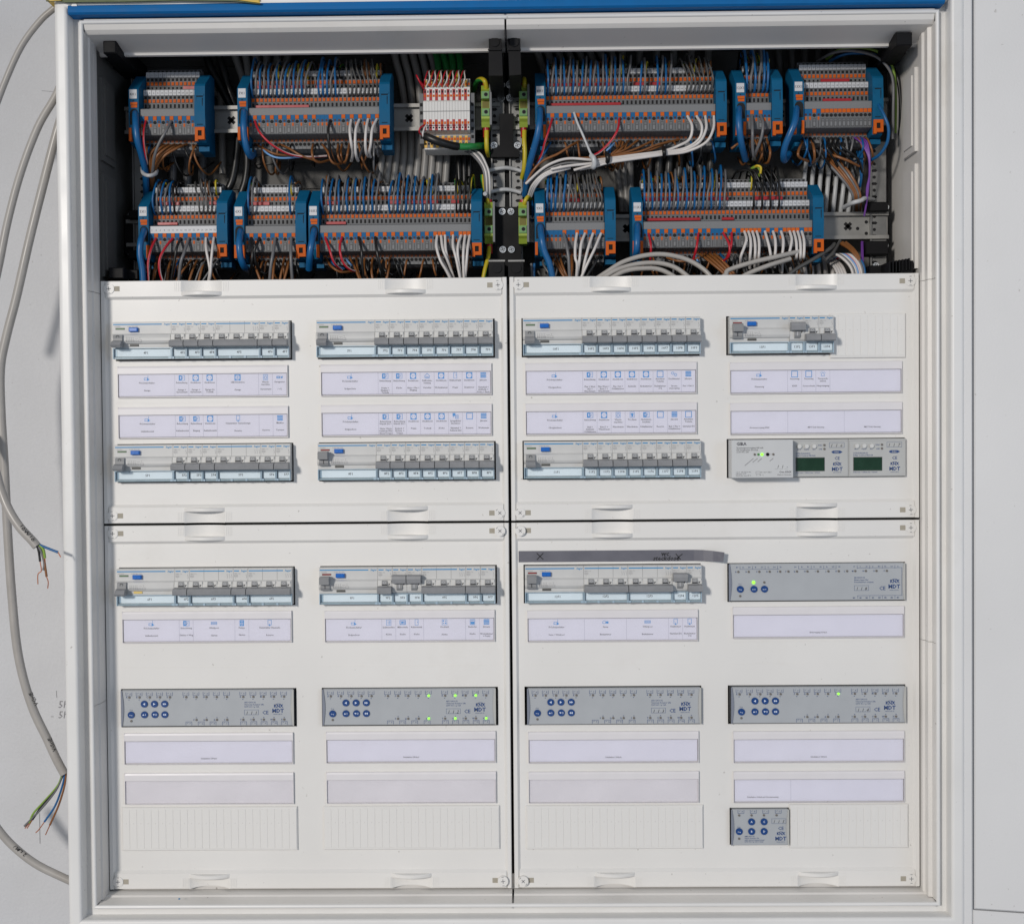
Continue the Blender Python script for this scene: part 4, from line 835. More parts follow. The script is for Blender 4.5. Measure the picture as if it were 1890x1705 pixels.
def clamp_left(b):
    b.ext_x([(98, 47), (80, 48), (48, 25), (46, 23), (46, -30), (52, -41), (74, -44), (98, -50)], 0, 12.6, CBLUE)
    b.box(1.4, 10.6, 45.2, 46.1, 11.8, 23, TWHITE); b.disc(6, 9.2, .9, 45.7, 46.1, HOLE, 8)
    b.box(2.6, 11, 45.0, 46.1, 4.2, 7.4, TORANGE); b.box(3.2, 10.8, 45.2, 46.1, .8, 3.8, TORANGE)
    b.prism([(1.8 + 5 + 5.2 * math.cos(math.radians(a)), -6 + 5.6 * math.sin(math.radians(a))) for a in range(0, 181, 20)][::1] + [(1.6, -20), (12.0, -20)], 45.8, 46.1, HOLE)
    b.box(0.2, 3.4, 44.8, 52, -40, -24, TORANGE); b.box(9.6, 12.8, 44.8, 52, -40, -24, TORANGE); b.box(6, 15, 70, 92, -50, -45, CBLUE)
def clamp_right(b):
    b.ext_x([(98, 48), (80, 48.5), (50, 30), (48, 27), (46, -4), (48, -30), (54, -41), (74, -44), (98, -50)], 0, 13.2, CBLUE)
    b.box(2.2, 10.8, 46.9, 47.4, 13.4, 14.6, GAP); b.box(2.2, 10.8, 46.3, 46.8, -1, -.4, GAP); b.box(9.6, 10.4, 46.4, 47.3, 2, 12, GAP); b.box(3, 10, 46.6, 47.2, -20.5, -19.9, GAP)
    b.box(1.2, 11.8, 46.5, 49, 15, 17, CBLUE); b.box(1.6, 2.6, 46.6, 50, 8, 15, CBLUE); b.box(1.2, 11.8, 45.8, 48, -24, -22, CBLUE)
    b.box(.8, 12.6, 44.6, 47.8, -28, -24, TORANGE); b.box(9.2, 12.6, 44.6, 50, -39, -28, TORANGE); b.box(.8, 4.4, 44.6, 50, -41, -28, TORANGE); b.box(4.4, 9.2, 46.2, 50, -34, -28, GAP); b.box(4.4, 9.2, 44.9, 50, -39, -34.6, TORANGE)
    b.box(1, 14, 64, 92, -50, -44, CBLUE)
def strip(tagname, x0, n, z0, kinds, jumpers=(), white=False, rclamp=True, extra='', odd=1):
    t = thing('terminal_strip', f'grey terminal strip tagged {tagname} between blue end clamps{extra}', 'terminal strip', (x0, 0, z0), 'terminal strips on the mounting rails')
    for i in range(n):
        k = kinds[i % len(kinds)] if len(kinds) < n else kinds[i]
        inst('terminal', ('sl', k, white), slice_fn(k, white), t, (i * PITCH_T, 0, 0))
    c = inst('end_clamp', 'cl', clamp_left, t, (-13.2, 0, 0))
    b = MB(); b.text(tagname, 6, 15.6, 4.6, 45.05, PRDARK, bold=.01); b.obj('clamp_print', c)
    if rclamp: inst('end_clamp', 'cr', clamp_right, t, (n * PITCH_T + .3, 0, 0))
    for a, e, lv in jumpers:
        b = MB(); y, z = ((76, 29.6), (64.6, 3.2))[lv]; b.cbox(a * PITCH_T + .4, e * PITCH_T - .4, y - 1.6, y + 1, z, z + (4.4 if lv == 0 else 3.4), .3, TRED); b.obj('jumper_bar', t)
    b = MB()
    for i in range(n):
        b.text(str(2 * i + 1), i * PITCH_T + 2.5, 47.4, 3.0, 77.05, PRDARK); b.text(str(2 * i + 2), i * PITCH_T + 2.5, 22.2, 3.0, 65.05, PRDARK)
        if white: b.text(str(2 * i + 2), i * PITCH_T + 2.5, -6.4, 3.0, 49.5, PRDARK)
    b.obj('marker_numbers', t)['kind'] = 'stuff'
    return t
ST = {'4X1': (-453.5, 13, 510, 'bo'), '7X1': (-319.0, 31, 509.6, 'bobobobobobobobobbbobbobobobobo'), '8X1': (47.8, 40, 508, 'bo'), '12X1': (293.0, 6, 508.8, 'bobobb'), '13X1': (364, 16, 509.6, 'bbobbooooooooooo'.replace('bbobbo', 'bbobo', 1) + 'o'),
      '5X1': (-443.5, 16, 366, 'bo'), '6X1': (-325.2, 12, 364.8, 'bo'), '10X1': (-233, 36, 364.6, 'bobobobobobobobobobobobobobooo' + 'bobooo'), '9X1': (46, 14, 364.8, 'bbbbobbobobobo'), '11X1': (166, 40, 364.8, 'bobobobobobobobobbbobobooooobobobooooboo')}
JUMP = {'4X1': [(9, 12, 0)], '7X1': [(1, 13, 0), (15, 17, 0), (1, 14, 1)], '8X1': [(0, 17, 0), (21, 24, 0), (25, 28, 0), (1, 18, 1)], '13X1': [(5, 12, 0), (5, 12, 1)], '5X1': [(1, 6, 0), (13, 15, 0), (1, 6, 1)], '6X1': [(0, 5, 0)],
        '10X1': [(0, 4, 0), (16, 19, 0), (20, 28, 0), (31, 33, 0), (1, 6, 1)], '9X1': [(5, 9, 0)], '11X1': [(1, 13, 0), (16, 21, 0), (27, 34, 0), (1, 14, 1), (19, 22, 1)]}
for k, (x0, n, z0, kinds) in ST.items(): strip(k, x0, n, z0, kinds, JUMP.get(k, ()), white=(k == '5X1'))
# white bus strip
t = thing('terminal_strip', 'white narrow terminal strip with red and yellow ends below green cables', 'terminal strip', (-103.9, 0, 507), 'terminal strips on the mounting rails')
def wslice(odd):
    def fn(b):
        w = 3.5; WH = mat('strip_white', (.66, .65, .63), .45, .02, 90); c1 = TRED if odd else WH; c2 = TYEL if odd else TGREYL
        b.ext_x([(98, 42), (76, 42), (76, 30), (64, 29), (64, 12), (55, 10), (54, 9), (54, -14), (60, -26), (72, -28), (72, -46), (98, -48)], 0, w, WH)
        b.box(.3, 3.2, 75.2, 76.2, 31, 41, TYEL if odd else TGREY); b.box(.6, 2.9, 75, 76, 34, 37, TORANGE)
        b.box(0, w, 63.4, 64.2, 12.6, 26.6, c1); b.box(.5, 3, 62.9, 63.6, 17, 19.6, TORANGE); b.box(.8, 2.7, 63.2, 63.5, 22, 25, HOLE if odd else TGREY); b.box(.9, 2.6, 54.2, 64.3, 3.2, 9.4, mat('strip_slot', (.35, .36, .30), .6, 0))
        b.box(0, w, 53.7, 54.2, -3.4, -2.6, TGREYL); b.box(-.05, .1, 53.8, 55, -14, 9, TGREY)
        b.box(0, w, 53.2, 56, -20, -13.2, c1); b.box(.6, 2.9, 52.6, 53.4, -19, -16, TORANGE); b.box(0, w, 56, 60, -25.6, -20, c1 if not odd else TRED); b.disc(1.75, -22.6, 1.1, 55.7, 56.1, HOLE, 8)
        b.box(0, w, 71, 72.1, -44, -29.4, c2); b.box(.5, 3, 70.4, 71.2, -35, -32, TORANGE); b.disc(1.75, -39.4, 1.3, 70.6, 71.1, HOLE, 8)
    return fn
for i in range(16): inst('terminal', ('ws', i % 2), wslice(i % 2 == 0), t, (i * 3.6, 0, 0))
for dx in (-5.5, 58):
    b = MB(); b.box(dx, dx + 5, 66, 96, -40, 22, TGREY)
    for k in range(5): b.box(dx + .8, dx + 4, 65.7, 66, -34 + 10 * k, -30 + 10 * k, HOLE)
    b.obj('end_bracket', t)
# earth terminals
for i, (px, py, lab) in enumerate(((897, 194, 'upper green and yellow earth terminal left of the centre posts'), (967, 194, 'upper green and yellow earth terminal right of the centre posts'), (903, 410, 'lower green and yellow earth terminal left of the centre posts'), (966, 410, 'lower green and yellow earth terminal right of the centre posts'))):
    p = P(px, py, 70); t = thing('earth_terminal', lab, 'earth terminal', (p[0], 0, p[2]), 'earth terminals beside the centre posts')
    b = MB(); b.ext_x([(98, 26), (78, 26), (74, 20), (70, 17), (70, 8), (78, 7), (78, -3), (70, -4), (70, -17), (74, -20), (78, -26), (98, -26)], -6, 4.4, PEYEL); b.obj('body', t)
    for z in (12.6, -9): b = MB(); b.cbox(-5.6, 4.2, 68.6, 72, z - 5, z + 4.4, .4, PEGREEN); b.disc(0, z, 2.3, 68.4, 68.7, HOLE, 12); b.ring(0, z, 2.6, .4, 68.45, TGREY); b.obj('screw_field', t)
    b = MB(); b.box(-5, 3.4, 77.6, 78.1, -2.6, 6.6, mat('earth_dark', (.16, .14, .02), .6, 0)); b.obj('window', t)
    b = MB(); b.box(4.5, 7, 68, 97, -25, 25, TGREYL); b.obj('end_plate', t)
    for z0, z1 in (((26, 29.5), (-38, -26)) if i != 3 else ((26, 29.5),)):
        b = MB(); b.tube([(-.4, 82, z0), (-.4, 82, z1)], 4.0, TRED, 12, 2); b.obj('ferrule', t)
# ------------------------------------------------------------------ wires
ZR = {1: (180, 60, 4.974), 2: (430, 80, 4.974), 3: (700, 60, 4.974), 4: (960, 60, 4.725), 5: (1320, 60, 4.725), 6: (180, 290, 4.725), 7: (540, 290, 4.725), 8: (960, 290, 4.725), 9: (1320, 290, 4.725), 0: (0, 0, 1.0)}
CN = {'dark': 'dark grey', 'lightblue': 'light blue', 'gy': 'green and yellow', 'redwhite': 'red and white', 'lime': 'lime green', 'tie': 'pale', 'cable': 'light grey', 'backcable': 'light grey'}
STUFF = MB(); WX = []
def wire(col, r, reg, pts, where, name='wire', cat='wire', n=7, group=True, label=None, stuff=False):
    ox, oy, s = ZR[reg]; q = []
    y = 60
    for p in pts:
        if len(p) > 2: y = p[2]
        q.append(P(ox + p[0] / s, oy + p[1] / s, y))
    b = STUFF if stuff else MB(); b.tube(q, r, MATS['wire_' + col], n, 6, twist=.06 if col in ('gy', 'redwhite') else None)
    if stuff: return
    o = b.obj(name); cn = CN.get(col, col)
    tag(o, label or f'{cn} {name} {where}', cat, (f'{cn} {name}s {where}' if group and not label else None)); WX.append((q[0][0], o)); return o
RW = 1.35
def loops(tagname, mid, upper=True, hi=0, big=1.0):
    x0, n, z0, _ = ST[tagname]
    cm = {'b': 'blue', 'g': 'grey', 'k': 'black', 'd': 'dark', 'n': 'brown', 'y': 'gy'}
    prev = 0
    for i, ch in enumerate(mid):
        if ch == '.': continue
        x = x0 + i * PITCH_T + 2.5; dx = random.uniform(-2.2, 3.6) + (2.5 if ch == 'g' else 0); top = random.uniform(58, 68) + hi; a = random.uniform(-.8, .8)
        if ch == 'd': dx = -random.uniform(2, 9)
        pts = [(x, 66.4, z0 + 16.5), (x, 59, z0 + 20), (x + a, 55.5 - random.uniform(0, 3), z0 + 33), (x + dx * .55, 58, z0 + 48), (x + dx, 72, z0 + top), (x + dx * 1.2, 90, z0 + top - 4), (x + dx * 1.3, 112, z0 + 40), (x + dx, 125, z0 + 5)]
        b = STUFF if ch == 'd' else MB(); b.tube(pts, (RW if ch != 'd' else 1.1) * big, MATS['wire_' + cm[ch]], 7, 5); c = CN.get(cm[ch], cm[ch])
        if ch != 'd': WX.append((x, tag(b.obj('wire'), f'{c} wire looping over the front of terminal strip {tagname}', 'wire', f'{c} wires looping over strip {tagname}')))
        if upper:
            for q in range(3):
                u = random.choice('nknkyng' if ch != 'k' else 'kky'); xx = x + random.uniform(-1.6, 3.2); tp = top + random.uniform(-9, 3) - 2 * q; dd = random.uniform(-4, 5); y0 = 78.4 if q == 0 else 89
                pts = [(xx, y0, z0 + (42.5 if q == 0 else 55.5)), (xx, y0 - 6, z0 + (46 if q == 0 else 58)), (xx + dd * .4, y0 - 6, z0 + 58), (xx + dd, y0 + 6, z0 + tp), (xx + dd, y0 + 22, z0 + tp - 6), (xx + dd * 1.3, 132, z0 + 26)]
                STUFF.tube(pts, 1.2, MATS['wire_' + cm[u]], 6, 4, twist=.06 if u == 'y' else None)
loops('7X1', 'bgbgbgbgbgbgbg..bbbgb..dddddddd'); loops('8X1', 'bgbgbgbgbgbgbgbgbgbg..bg..bgbg...ddddddd'); loops('12X1', 'bgbgbb', hi=7, big=1.25)
loops('5X1', 'bgbgbk.....dddd.', hi=-3); loops('6X1', 'bg........b.'); loops('10X1', 'bgbgbgbgbgbgbg..bgbgbgbgbgbg....kkkk'); loops('9X1', 'bbbgbgdddddddd', hi=3, big=1.15); loops('11X1', 'bgbgbgbgbgbgbgbgbgbg......k.k.k.k.......', hi=4)
def droppers(tagname, prob, cols):
    x0, n, z0, _ = ST[tagname]
    for i in range(n):
        if random.random() > prob: continue
        x = x0 + i * PITCH_T + 2.5; dx = random.uniform(-16, 16); dn = random.uniform(8, 20); c = random.choice(cols)
        STUFF.tube([(x, 73.5, z0 - 40), (x + dx * .1, 64, z0 - 44), (x + dx * .4, 60 + random.uniform(-4, 6), z0 - 50 - dn * .6), (x + dx * .8, 74, z0 - 54 - dn), (x + dx, 100, z0 - 56 - dn * .8), (x + dx * 1.4, 130, z0 - 50)], 1.3, MATS['wire_' + c], 6, 4)
for a, p, c in (('4X1', .4, ('brown', 'black')), ('7X1', .3, ('brown', 'black', 'grey')), ('8X1', .55, ('brown', 'brown', 'black', 'blue')), ('12X1', .8, ('brown', 'black')), ('13X1', .7, ('brown', 'black', 'grey', 'blue')), ('5X1', .5, ('brown', 'black')), ('6X1', .7, ('black', 'brown')), ('10X1', .45, ('brown', 'black', 'black')), ('9X1', .6, ('brown', 'grey', 'black')), ('11X1', .7, ('brown', 'black', 'grey', 'brown'))): droppers(a, p, c)
def ws(where, items, stuff=()):
    for it in items: wire(it[0], it[1], it[2], it[3], where, stuff=(stuff is True or it[0] in stuff))
W4 = 'below terminal strip 4X1'; W7 = 'below terminal strip 7X1'; W8 = 'below terminal strip 8X1'
def thick(reg, pts, s): wire('blue', 4.0, reg, pts, '', label=f'thick blue wire leaving left clamp of terminal strip {s}', n=12)
thick(1, [(345, 705, 62), (348, 760, 44), (352, 860, 32), (368, 1000, 32), (410, 1150, 45), (440, 1290, 60), (445, 1420, 75), (450, 1520, 88)], '4X1')
thick(2, [(105, 600, 62), (103, 640, 44), (98, 740, 30), (105, 860, 30), (130, 980, 35), (165, 1040, 50), (190, 1000, 74)], '7X1')
thick(4, [(170, 650, 62), (172, 690, 44), (168, 790, 30), (150, 900, 30), (115, 1030, 38), (80, 1160, 50), (60, 1290, 65), (40, 1420, 85)], '8X1')
thick(5, [(212, 628, 62), (208, 680, 44), (206, 760, 30), (215, 880, 30), (235, 1000, 40), (265, 1110, 64)], '12X1')
thick(5, [(712, 628, 62), (708, 680, 44), (695, 780, 30), (655, 880, 30), (612, 985, 36), (596, 1070, 45), (605, 1115, 60), (645, 1060, 80)], '13X1')
thick(6, [(412, 610, 62), (405, 650, 44), (378, 730, 28), (370, 850, 26), (390, 980, 28), (400, 1130, 30)], '5X1')
thick(6, [(1252, 608, 62), (1246, 660, 44), (1236, 750, 28), (1245, 860, 28), (1275, 950, 38), (1315, 985, 66)], '6X1')
thick(7, [(195, 608, 62), (188, 650, 44), (168, 740, 28), (150, 860, 28), (142, 980, 42)], '10X1')
thick(8, [(178, 578, 62), (178, 620, 44), (188, 710, 28), (210, 820, 28), (255, 930, 30), (290, 1090, 34)], '9X1')
thick(8, [(1022, 558, 62), (1022, 610, 44), (1020, 710, 28), (1014, 820, 30), (1000, 890, 50)], '11X1')
wire('blue', 1.9, 5, [(1415, 612, 52), (1440, 660, 42), (1480, 740, 36), (1512, 840, 36), (1500, 960, 42), (1440, 1060, 52), (1360, 1115, 66)], '', label='slim blue wire curving from right clamp of terminal strip 13X1', n=10)
ws(W4, [('redwhite', 1.3, 1, [(443, 815, 50), (425, 900, 38), (425, 1010, 36), (440, 1120, 42), (458, 1210, 54)]), ('grey', 1.9, 1, [(675, 815, 50), (632, 900, 36), (565, 1020, 36), (525, 1130, 40), (510, 1240, 52), (500, 1330, 66)])] +
   [('brown', 1.7, 1, [(820 - 55 * k, 1030, 72), (735 - 50 * k, 1060, 55), (625 - 35 * k, 1125, 50), (555 - 18 * k, 1210, 55), (522 - 10 * k, 1300, 65), (500, 1430, 84)]) for k in range(5)] +
   [('black', 1.3, 1, [(600 - 50 * k, 1030, 72), (540 - 25 * k, 1080, 60), (500 - 10 * k, 1200, 62), (480, 1330, 74)]) for k in range(2)] + [('blue', 1.3, 1, [(480, 1035, 72), (470, 1090, 58), (465, 1180, 60)])])
ws(W7, [('redwhite', 1.4, 2, [(200, 715, 50), (240, 810, 36), (330, 910, 34), (450, 990, 38), (560, 1030, 45), (700, 1045, 55), (860, 1035, 68)]), ('lightblue', 1.3, 2, [(250, 930, 74), (300, 1000, 52), (380, 1045, 48), (480, 1055, 50), (620, 1043, 60)]),
   ('black', 1.7, 2, [(890, 710, 50), (875, 800, 34), (880, 920, 34), (900, 1030, 44), (920, 1085, 62)])] +
   [('brown', 1.5, 2, p) for p in ([(215, 930, 74), (300, 980, 55), (400, 1020, 52), (540, 1035, 60)], [(435, 930, 74), (520, 970, 54), (620, 1030, 50), (700, 1060, 55), (800, 1092, 64)], [(735, 930, 74), (725, 1000, 50), (745, 1070, 50), (800, 1095, 58), (880, 1075, 74)],
     [(820, 930, 74), (870, 1000, 54), (905, 1085, 52), (955, 1112, 60), (1010, 1095, 76)], [(965, 930, 74), (960, 1010, 54), (985, 1085, 56), (1030, 1100, 72)], [(1000, 930, 74), (990, 1010, 58), (1000, 1080, 60)], [(1070, 920, 74), (1055, 1000, 52), (1035, 1080, 55), (990, 1105, 72)])] +
   [('white', 1.75, 2, p) for p in ([(1085, 708, 50), (1072, 800, 36), (1085, 920, 34), (1100, 1000, 45), (1090, 1080, 66)], [(1160, 705, 50), (1128, 790, 36), (1122, 930, 34), (1130, 1030, 40), (1150, 1080, 60)], [(1240, 700, 50), (1222, 790, 36), (1215, 930, 34), (1225, 1010, 42), (1240, 1040, 60)], [(1320, 700, 50), (1278, 790, 36), (1265, 920, 34), (1252, 1000, 42), (1262, 1045, 60)])] +
   [('grey', 1.4, 2, p) for p in ([(1110, 935, 74), (1095, 1010, 58), (1080, 1085, 70)], [(1190, 940, 74), (1172, 1010, 58), (1145, 1075, 66)], [(1330, 940, 74), (1322, 990, 60), (1335, 1040, 70)])])
WS = 'of the white terminal strip'
ws(WS, [('red', .9, 3, [(410 + 54 * k, 500, 62), (425 + 54 * k, 420, 58), (445 + 54 * k, 360, 66), (460 + 54 * k, 350, 90)]) for k in range(7)] + [('white', .9, 3, [(430 + 54 * k, 500, 62), (462 + 54 * k, 430, 56), (458 + 54 * k, 365, 64), (470 + 54 * k, 350, 90)]) for k in range(7)] +
   [('yellow', .9, 3, [(470 + 80 * k, 450, 74), (478 + 80 * k, 390, 68), (490 + 80 * k, 350, 90)]) for k in range(4)] + [('black', .9, 3, [(450 + 80 * k, 450, 74), (446 + 80 * k, 390, 68), (455 + 80 * k, 350, 90)]) for k in range(3)] +
   [('red', 1.1, 3, [(408, 520, 62), (372, 455, 54), (342, 395, 56), (360, 430, 70), (420, 510, 76)]), ('red', 1.1, 3, [(415, 850, 54), (375, 880, 48), (370, 920, 50), (410, 960, 58), (440, 980, 60)]), ('white', 1.1, 3, [(440, 840, 54), (410, 890, 46), (400, 950, 46), (430, 975, 56)])], True)
wire('black', 5.0, 3, [(425, 955, 50), (470, 975, 46), (560, 1010, 46), (660, 1038, 54), (720, 1048, 60)], '', label='thick black sleeve on green cable below white terminal strip', name='cable', cat='cable', n=12)
wire('green', 4.2, 3, [(700, 1044, 60), (780, 1050, 62), (870, 1045, 70), (960, 1040, 92)], '', label='green cable running right from the black sleeve below white terminal strip', name='cable', cat='cable', n=12)
for k, (a, c) in enumerate((((505, 130), (545, 370)), ((560, 130), (622, 365)), ((640, 130), (680, 355)), ((712, 130), (745, 345)))):
    wire('green', 4.4, 3, [(a[0] - 10, a[1] - 60, 118), (a[0], a[1] + 20, 112), ((a[0] + c[0]) / 2 + 8, 240, 106), (c[0], c[1], 98), (c[0] + 4, c[1] + 60, 96)], 'entering from above the white terminal strip', 'cable', 'cable', 12)
ws('beside the left centre post', [('white' if k % 2 else 'grey', 1.7, 3, [(760 + 28 * k, 1075, 88), (850 + 26 * k, 1120, 74), (930 + 16 * k, 1210, 68), (965 + 14 * k, 1300, 66), (975 + 13 * k, 1440, 70), (985 + 8 * k, 1550, 84)]) for k in range(4)])
wire('gy', 3.0, 3, [(982, 545, 80), (982, 490, 74), (965, 445, 72), (930, 432, 80), (892, 460, 96), (868, 540, 118)], '', label='green and yellow wire arching into top of upper left earth terminal', n=12)
wire('gy', 3.0, 3, [(985, 905, 78), (985, 1000, 76), (990, 1080, 80), (1005, 1130, 96)], '', label='green and yellow wire hanging from upper left earth terminal', n=12)
wire('gy', 3.0, 3, [(1333, 540, 80), (1332, 470, 78), (1330, 430, 92), (1345, 480, 112)], '', label='green and yellow wire entering top of upper right earth terminal', n=12)
wire('gy', 3.0, 3, [(1333, 905, 78), (1332, 1000, 74), (1338, 1120, 74), (1330, 1250, 78), (1310, 1340, 88)], '', label='long green and yellow wire hanging from upper right earth terminal', n=12)
wire('gy', 2.6, 7, [(1712, 440, 80), (1700, 380, 78), (1690, 340, 90), (1665, 250, 96), (1655, 160, 100)], '', label='green and yellow wire entering top of lower left earth terminal', n=12)
wire('gy', 2.8, 7, [(1715, 790, 80), (1705, 880, 66), (1682, 970, 60), (1660, 1080, 58)], '', label='green and yellow wire hanging from lower left earth terminal', n=12)
wire('gy', 2.8, 8, [(35, 430, 80), (45, 385, 74), (70, 350, 78), (100, 380, 96)], '', label='green and yellow wire entering top of lower right earth terminal', n=12)
ws(W8, [('redwhite', 1.4, 4, [(280, 752, 50), (252, 850, 36), (215, 960, 36), (190, 1060, 45), (150, 1135, 56)]), ('blue', 1.4, 4, [(265, 960, 74), (230, 1020, 55), (180, 1110, 50), (120, 1200, 55), (60, 1310, 72)]),
   ('brown', 1.6, 4, [(515, 950, 74), (440, 990, 55), (330, 1060, 50), (200, 1120, 50), (110, 1210, 52), (50, 1320, 64)]), ('redwhite', 1.5, 4, [(865, 752, 50), (850, 850, 34), (790, 950, 34), (700, 1040, 40), (628, 1080, 48)]), ('lightblue', 1.3, 4, [(840, 950, 74), (790, 1000, 56), (755, 1035, 55), (768, 1065, 62)])] +
   [('brown', 1.5, 4, p) for p in ([(880, 945, 74), (850, 1010, 56), (785, 1075, 50)], [(950, 945, 74), (885, 1010, 56), (820, 1065, 52)], [(1030, 940, 74), (900, 1030, 56), (700, 1085, 50), (480, 1100, 50), (320, 1120, 52)], [(1170, 940, 74), (1000, 1020, 56), (840, 1070, 50)], [(1390, 935, 74), (1200, 980, 56), (1020, 1045, 48), (700, 1092, 46)], [(1300, 945, 74), (1180, 1010, 56), (980, 1060, 50)])] +
   [('white', 1.75, 4, p) for p in ([(1460, 733, 50), (1500, 820, 36), (1478, 930, 36), (1390, 985, 44), (1250, 1036, 46), (1000, 1070, 46), (780, 1098, 46), (640, 1112, 44), (430, 1100, 46), (290, 1135, 48), (180, 1200, 52), (50, 1320, 60)],
     [(1540, 733, 50), (1585, 820, 36), (1560, 930, 36), (1440, 1010, 42), (1250, 1046, 44), (1000, 1082, 44), (780, 1112, 44), (640, 1140, 44), (420, 1165, 46), (270, 1195, 50)],
     [(1615, 733, 50), (1622, 840, 36), (1560, 960, 34), (1420, 1030, 42), (1250, 1056, 42), (1000, 1092, 42), (760, 1128, 44), (600, 1165, 46), (470, 1200, 52)], [(1690, 733, 50), (1685, 840, 36), (1620, 960, 34), (1450, 1040, 40), (1250, 1066, 42), (1000, 1102, 42), (780, 1135, 44), (650, 1170, 48), (520, 1195, 56)])] +
   [('grey', 1.6, 4, [(1440, 945, 74), (1340, 1000, 52), (1200, 1045, 48), (900, 1095, 48), (640, 1150, 48), (400, 1140, 50), (200, 1215, 56), (80, 1320, 66)]), ('dark', 1.6, 4, [(640, 1130, 50), (420, 1130, 52), (240, 1190, 56), (110, 1300, 66)])] +
   [('white', 1.7, 4, [(360 + 40 * k, 1165 + 8 * k, 52), (200 + 20 * k, 1240, 56), (110 + 16 * k, 1330, 62), (70 + 14 * k, 1430, 80)]) for k in range(3)])
def tie(reg, pts, lab, col='tie', r=1.5): wire(col, r, reg, pts, '', name='cable_tie', cat='cable tie', label=lab, n=8)
tie(4, [(470, 700, 46), (500, 790, 40), (545, 890, 37), (600, 1020, 37), (632, 1090, 38)], 'long pale cable tie tail crossing front of terminal strip 8X1')
tie(4, [(620, 1075, 40), (640, 1095, 36), (648, 1140, 36), (640, 1175, 40), (625, 1160, 56)], 'pale cable tie around white wires below terminal strip 8X1', r=3.2)
tie(4, [(755, 1055, 50), (762, 1075, 38), (765, 1110, 38), (755, 1150, 52)], 'black cable tie left of centre on white wire bundle', 'black', 3.0)
tie(4, [(1250, 1005, 52), (1255, 1030, 38), (1258, 1060, 38), (1250, 1085, 54)], 'black cable tie at right end of white wire bundle', 'black', 2.6)
tie(1, [(405, 1245, 66), (420, 1295, 52), (470, 1315, 42), (530, 1300, 50), (545, 1270, 66)], 'pale cable tie around wires hanging from terminal strip 4X1', r=2.4)
for k, (px, py) in enumerate(((928, 312), (928, 352))):
    tie(0, [(895, py + 6, 66), (906, py + 2, 90), (930, py - 2, 92), (948, py, 95), (962, py + 4, 95)], ('upper' if k == 0 else 'lower') + ' clear cable tie wrapped around the centre posts', r=2.6)
ws('below terminal strip 12X1', [('grey', 1.9, 5, [(320, 722, 50), (325, 850, 34), (325, 980, 38), (335, 1080, 50), (352, 1110, 74)]), ('grey', 1.9, 5, [(395, 720, 50), (418, 800, 34), (402, 920, 34), (360, 1030, 42), (332, 1105, 64)]), ('brown', 1.6, 5, [(450, 930, 74), (480, 1040, 52), (462, 1130, 62), (425, 1142, 80)]), ('brown', 1.6, 5, [(400, 930, 74), (408, 1060, 54), (380, 1130, 70)]), ('brown', 1.6, 5, [(270, 960, 74), (205, 970, 62), (140, 1015, 62)]), ('black', 1.6, 5, [(290, 930, 74), (270, 1050, 58), (280, 1130, 66), (350, 1140, 80)])])
ws('below terminal strip 13X1', [('brown', 1.7, 5, [(770, 930, 74), (725, 1040, 50), (735, 1090, 52), (810, 1125, 70)]), ('brown', 1.7, 5, [(840, 930, 74), (862, 1020, 50), (866, 1110, 58), (845, 1140, 80)]), ('brown', 1.7, 5, [(920, 1040, 78), (1050, 1080, 60), (1160, 1120, 58), (1255, 1168, 70)])] +
   [('violet', 1.2, 5, [(1200 + 24 * k, 915, 74), (1270 + 18 * k, 960, 62), (1338 + 3 * k, 1090, 58), (1345, 1250, 62), (1335 - 4 * k, 1360, 66), (1320, 1480, 70), (1300, 1600, 76)]) for k in range(4)] +
   [('black', 1.5, 5, [(950 + 40 * k, 925, 74), (930 + 45 * k, 1000, 56), (960 + 70 * k, 1100, 62), (1050 + 60 * k, 1250, 84)]) for k in range(5)] + [('blue', 1.7, 5, [(1240 + 20 * k, 1040, 88), (1260 + 10 * k, 1150, 80), (1275, 1260, 82), (1262, 1350, 90)]) for k in range(3)], ('black', 'blue'))
ws('arching over the right end of terminal strip 13X1', [('grey', 1.8, 5, [(890, 255, 100), (1000, 192, 78), (1130, 162, 66), (1270, 172, 60), (1400, 212, 58), (1500, 300, 58), (1550, 430, 60), (1552, 700, 64), (1550, 930, 72)]), ('lime', 1.8, 5, [(970, 235, 105), (1080, 155, 82), (1240, 132, 76), (1400, 162, 72), (1510, 240, 70), (1562, 370, 72), (1574, 600, 74), (1570, 880, 80)]),
   ('blue', 1.7, 5, [(1000, 255, 100), (1100, 203, 84), (1220, 183, 80), (1400, 200, 80), (1520, 300, 80), (1580, 420, 84)]), ('black', 2.2, 5, [(1300, 190, 90), (1460, 240, 82), (1560, 330, 80), (1605, 480, 80), (1622, 750, 86), (1610, 900, 96)])])
W5 = 'below terminal strip 5X1'
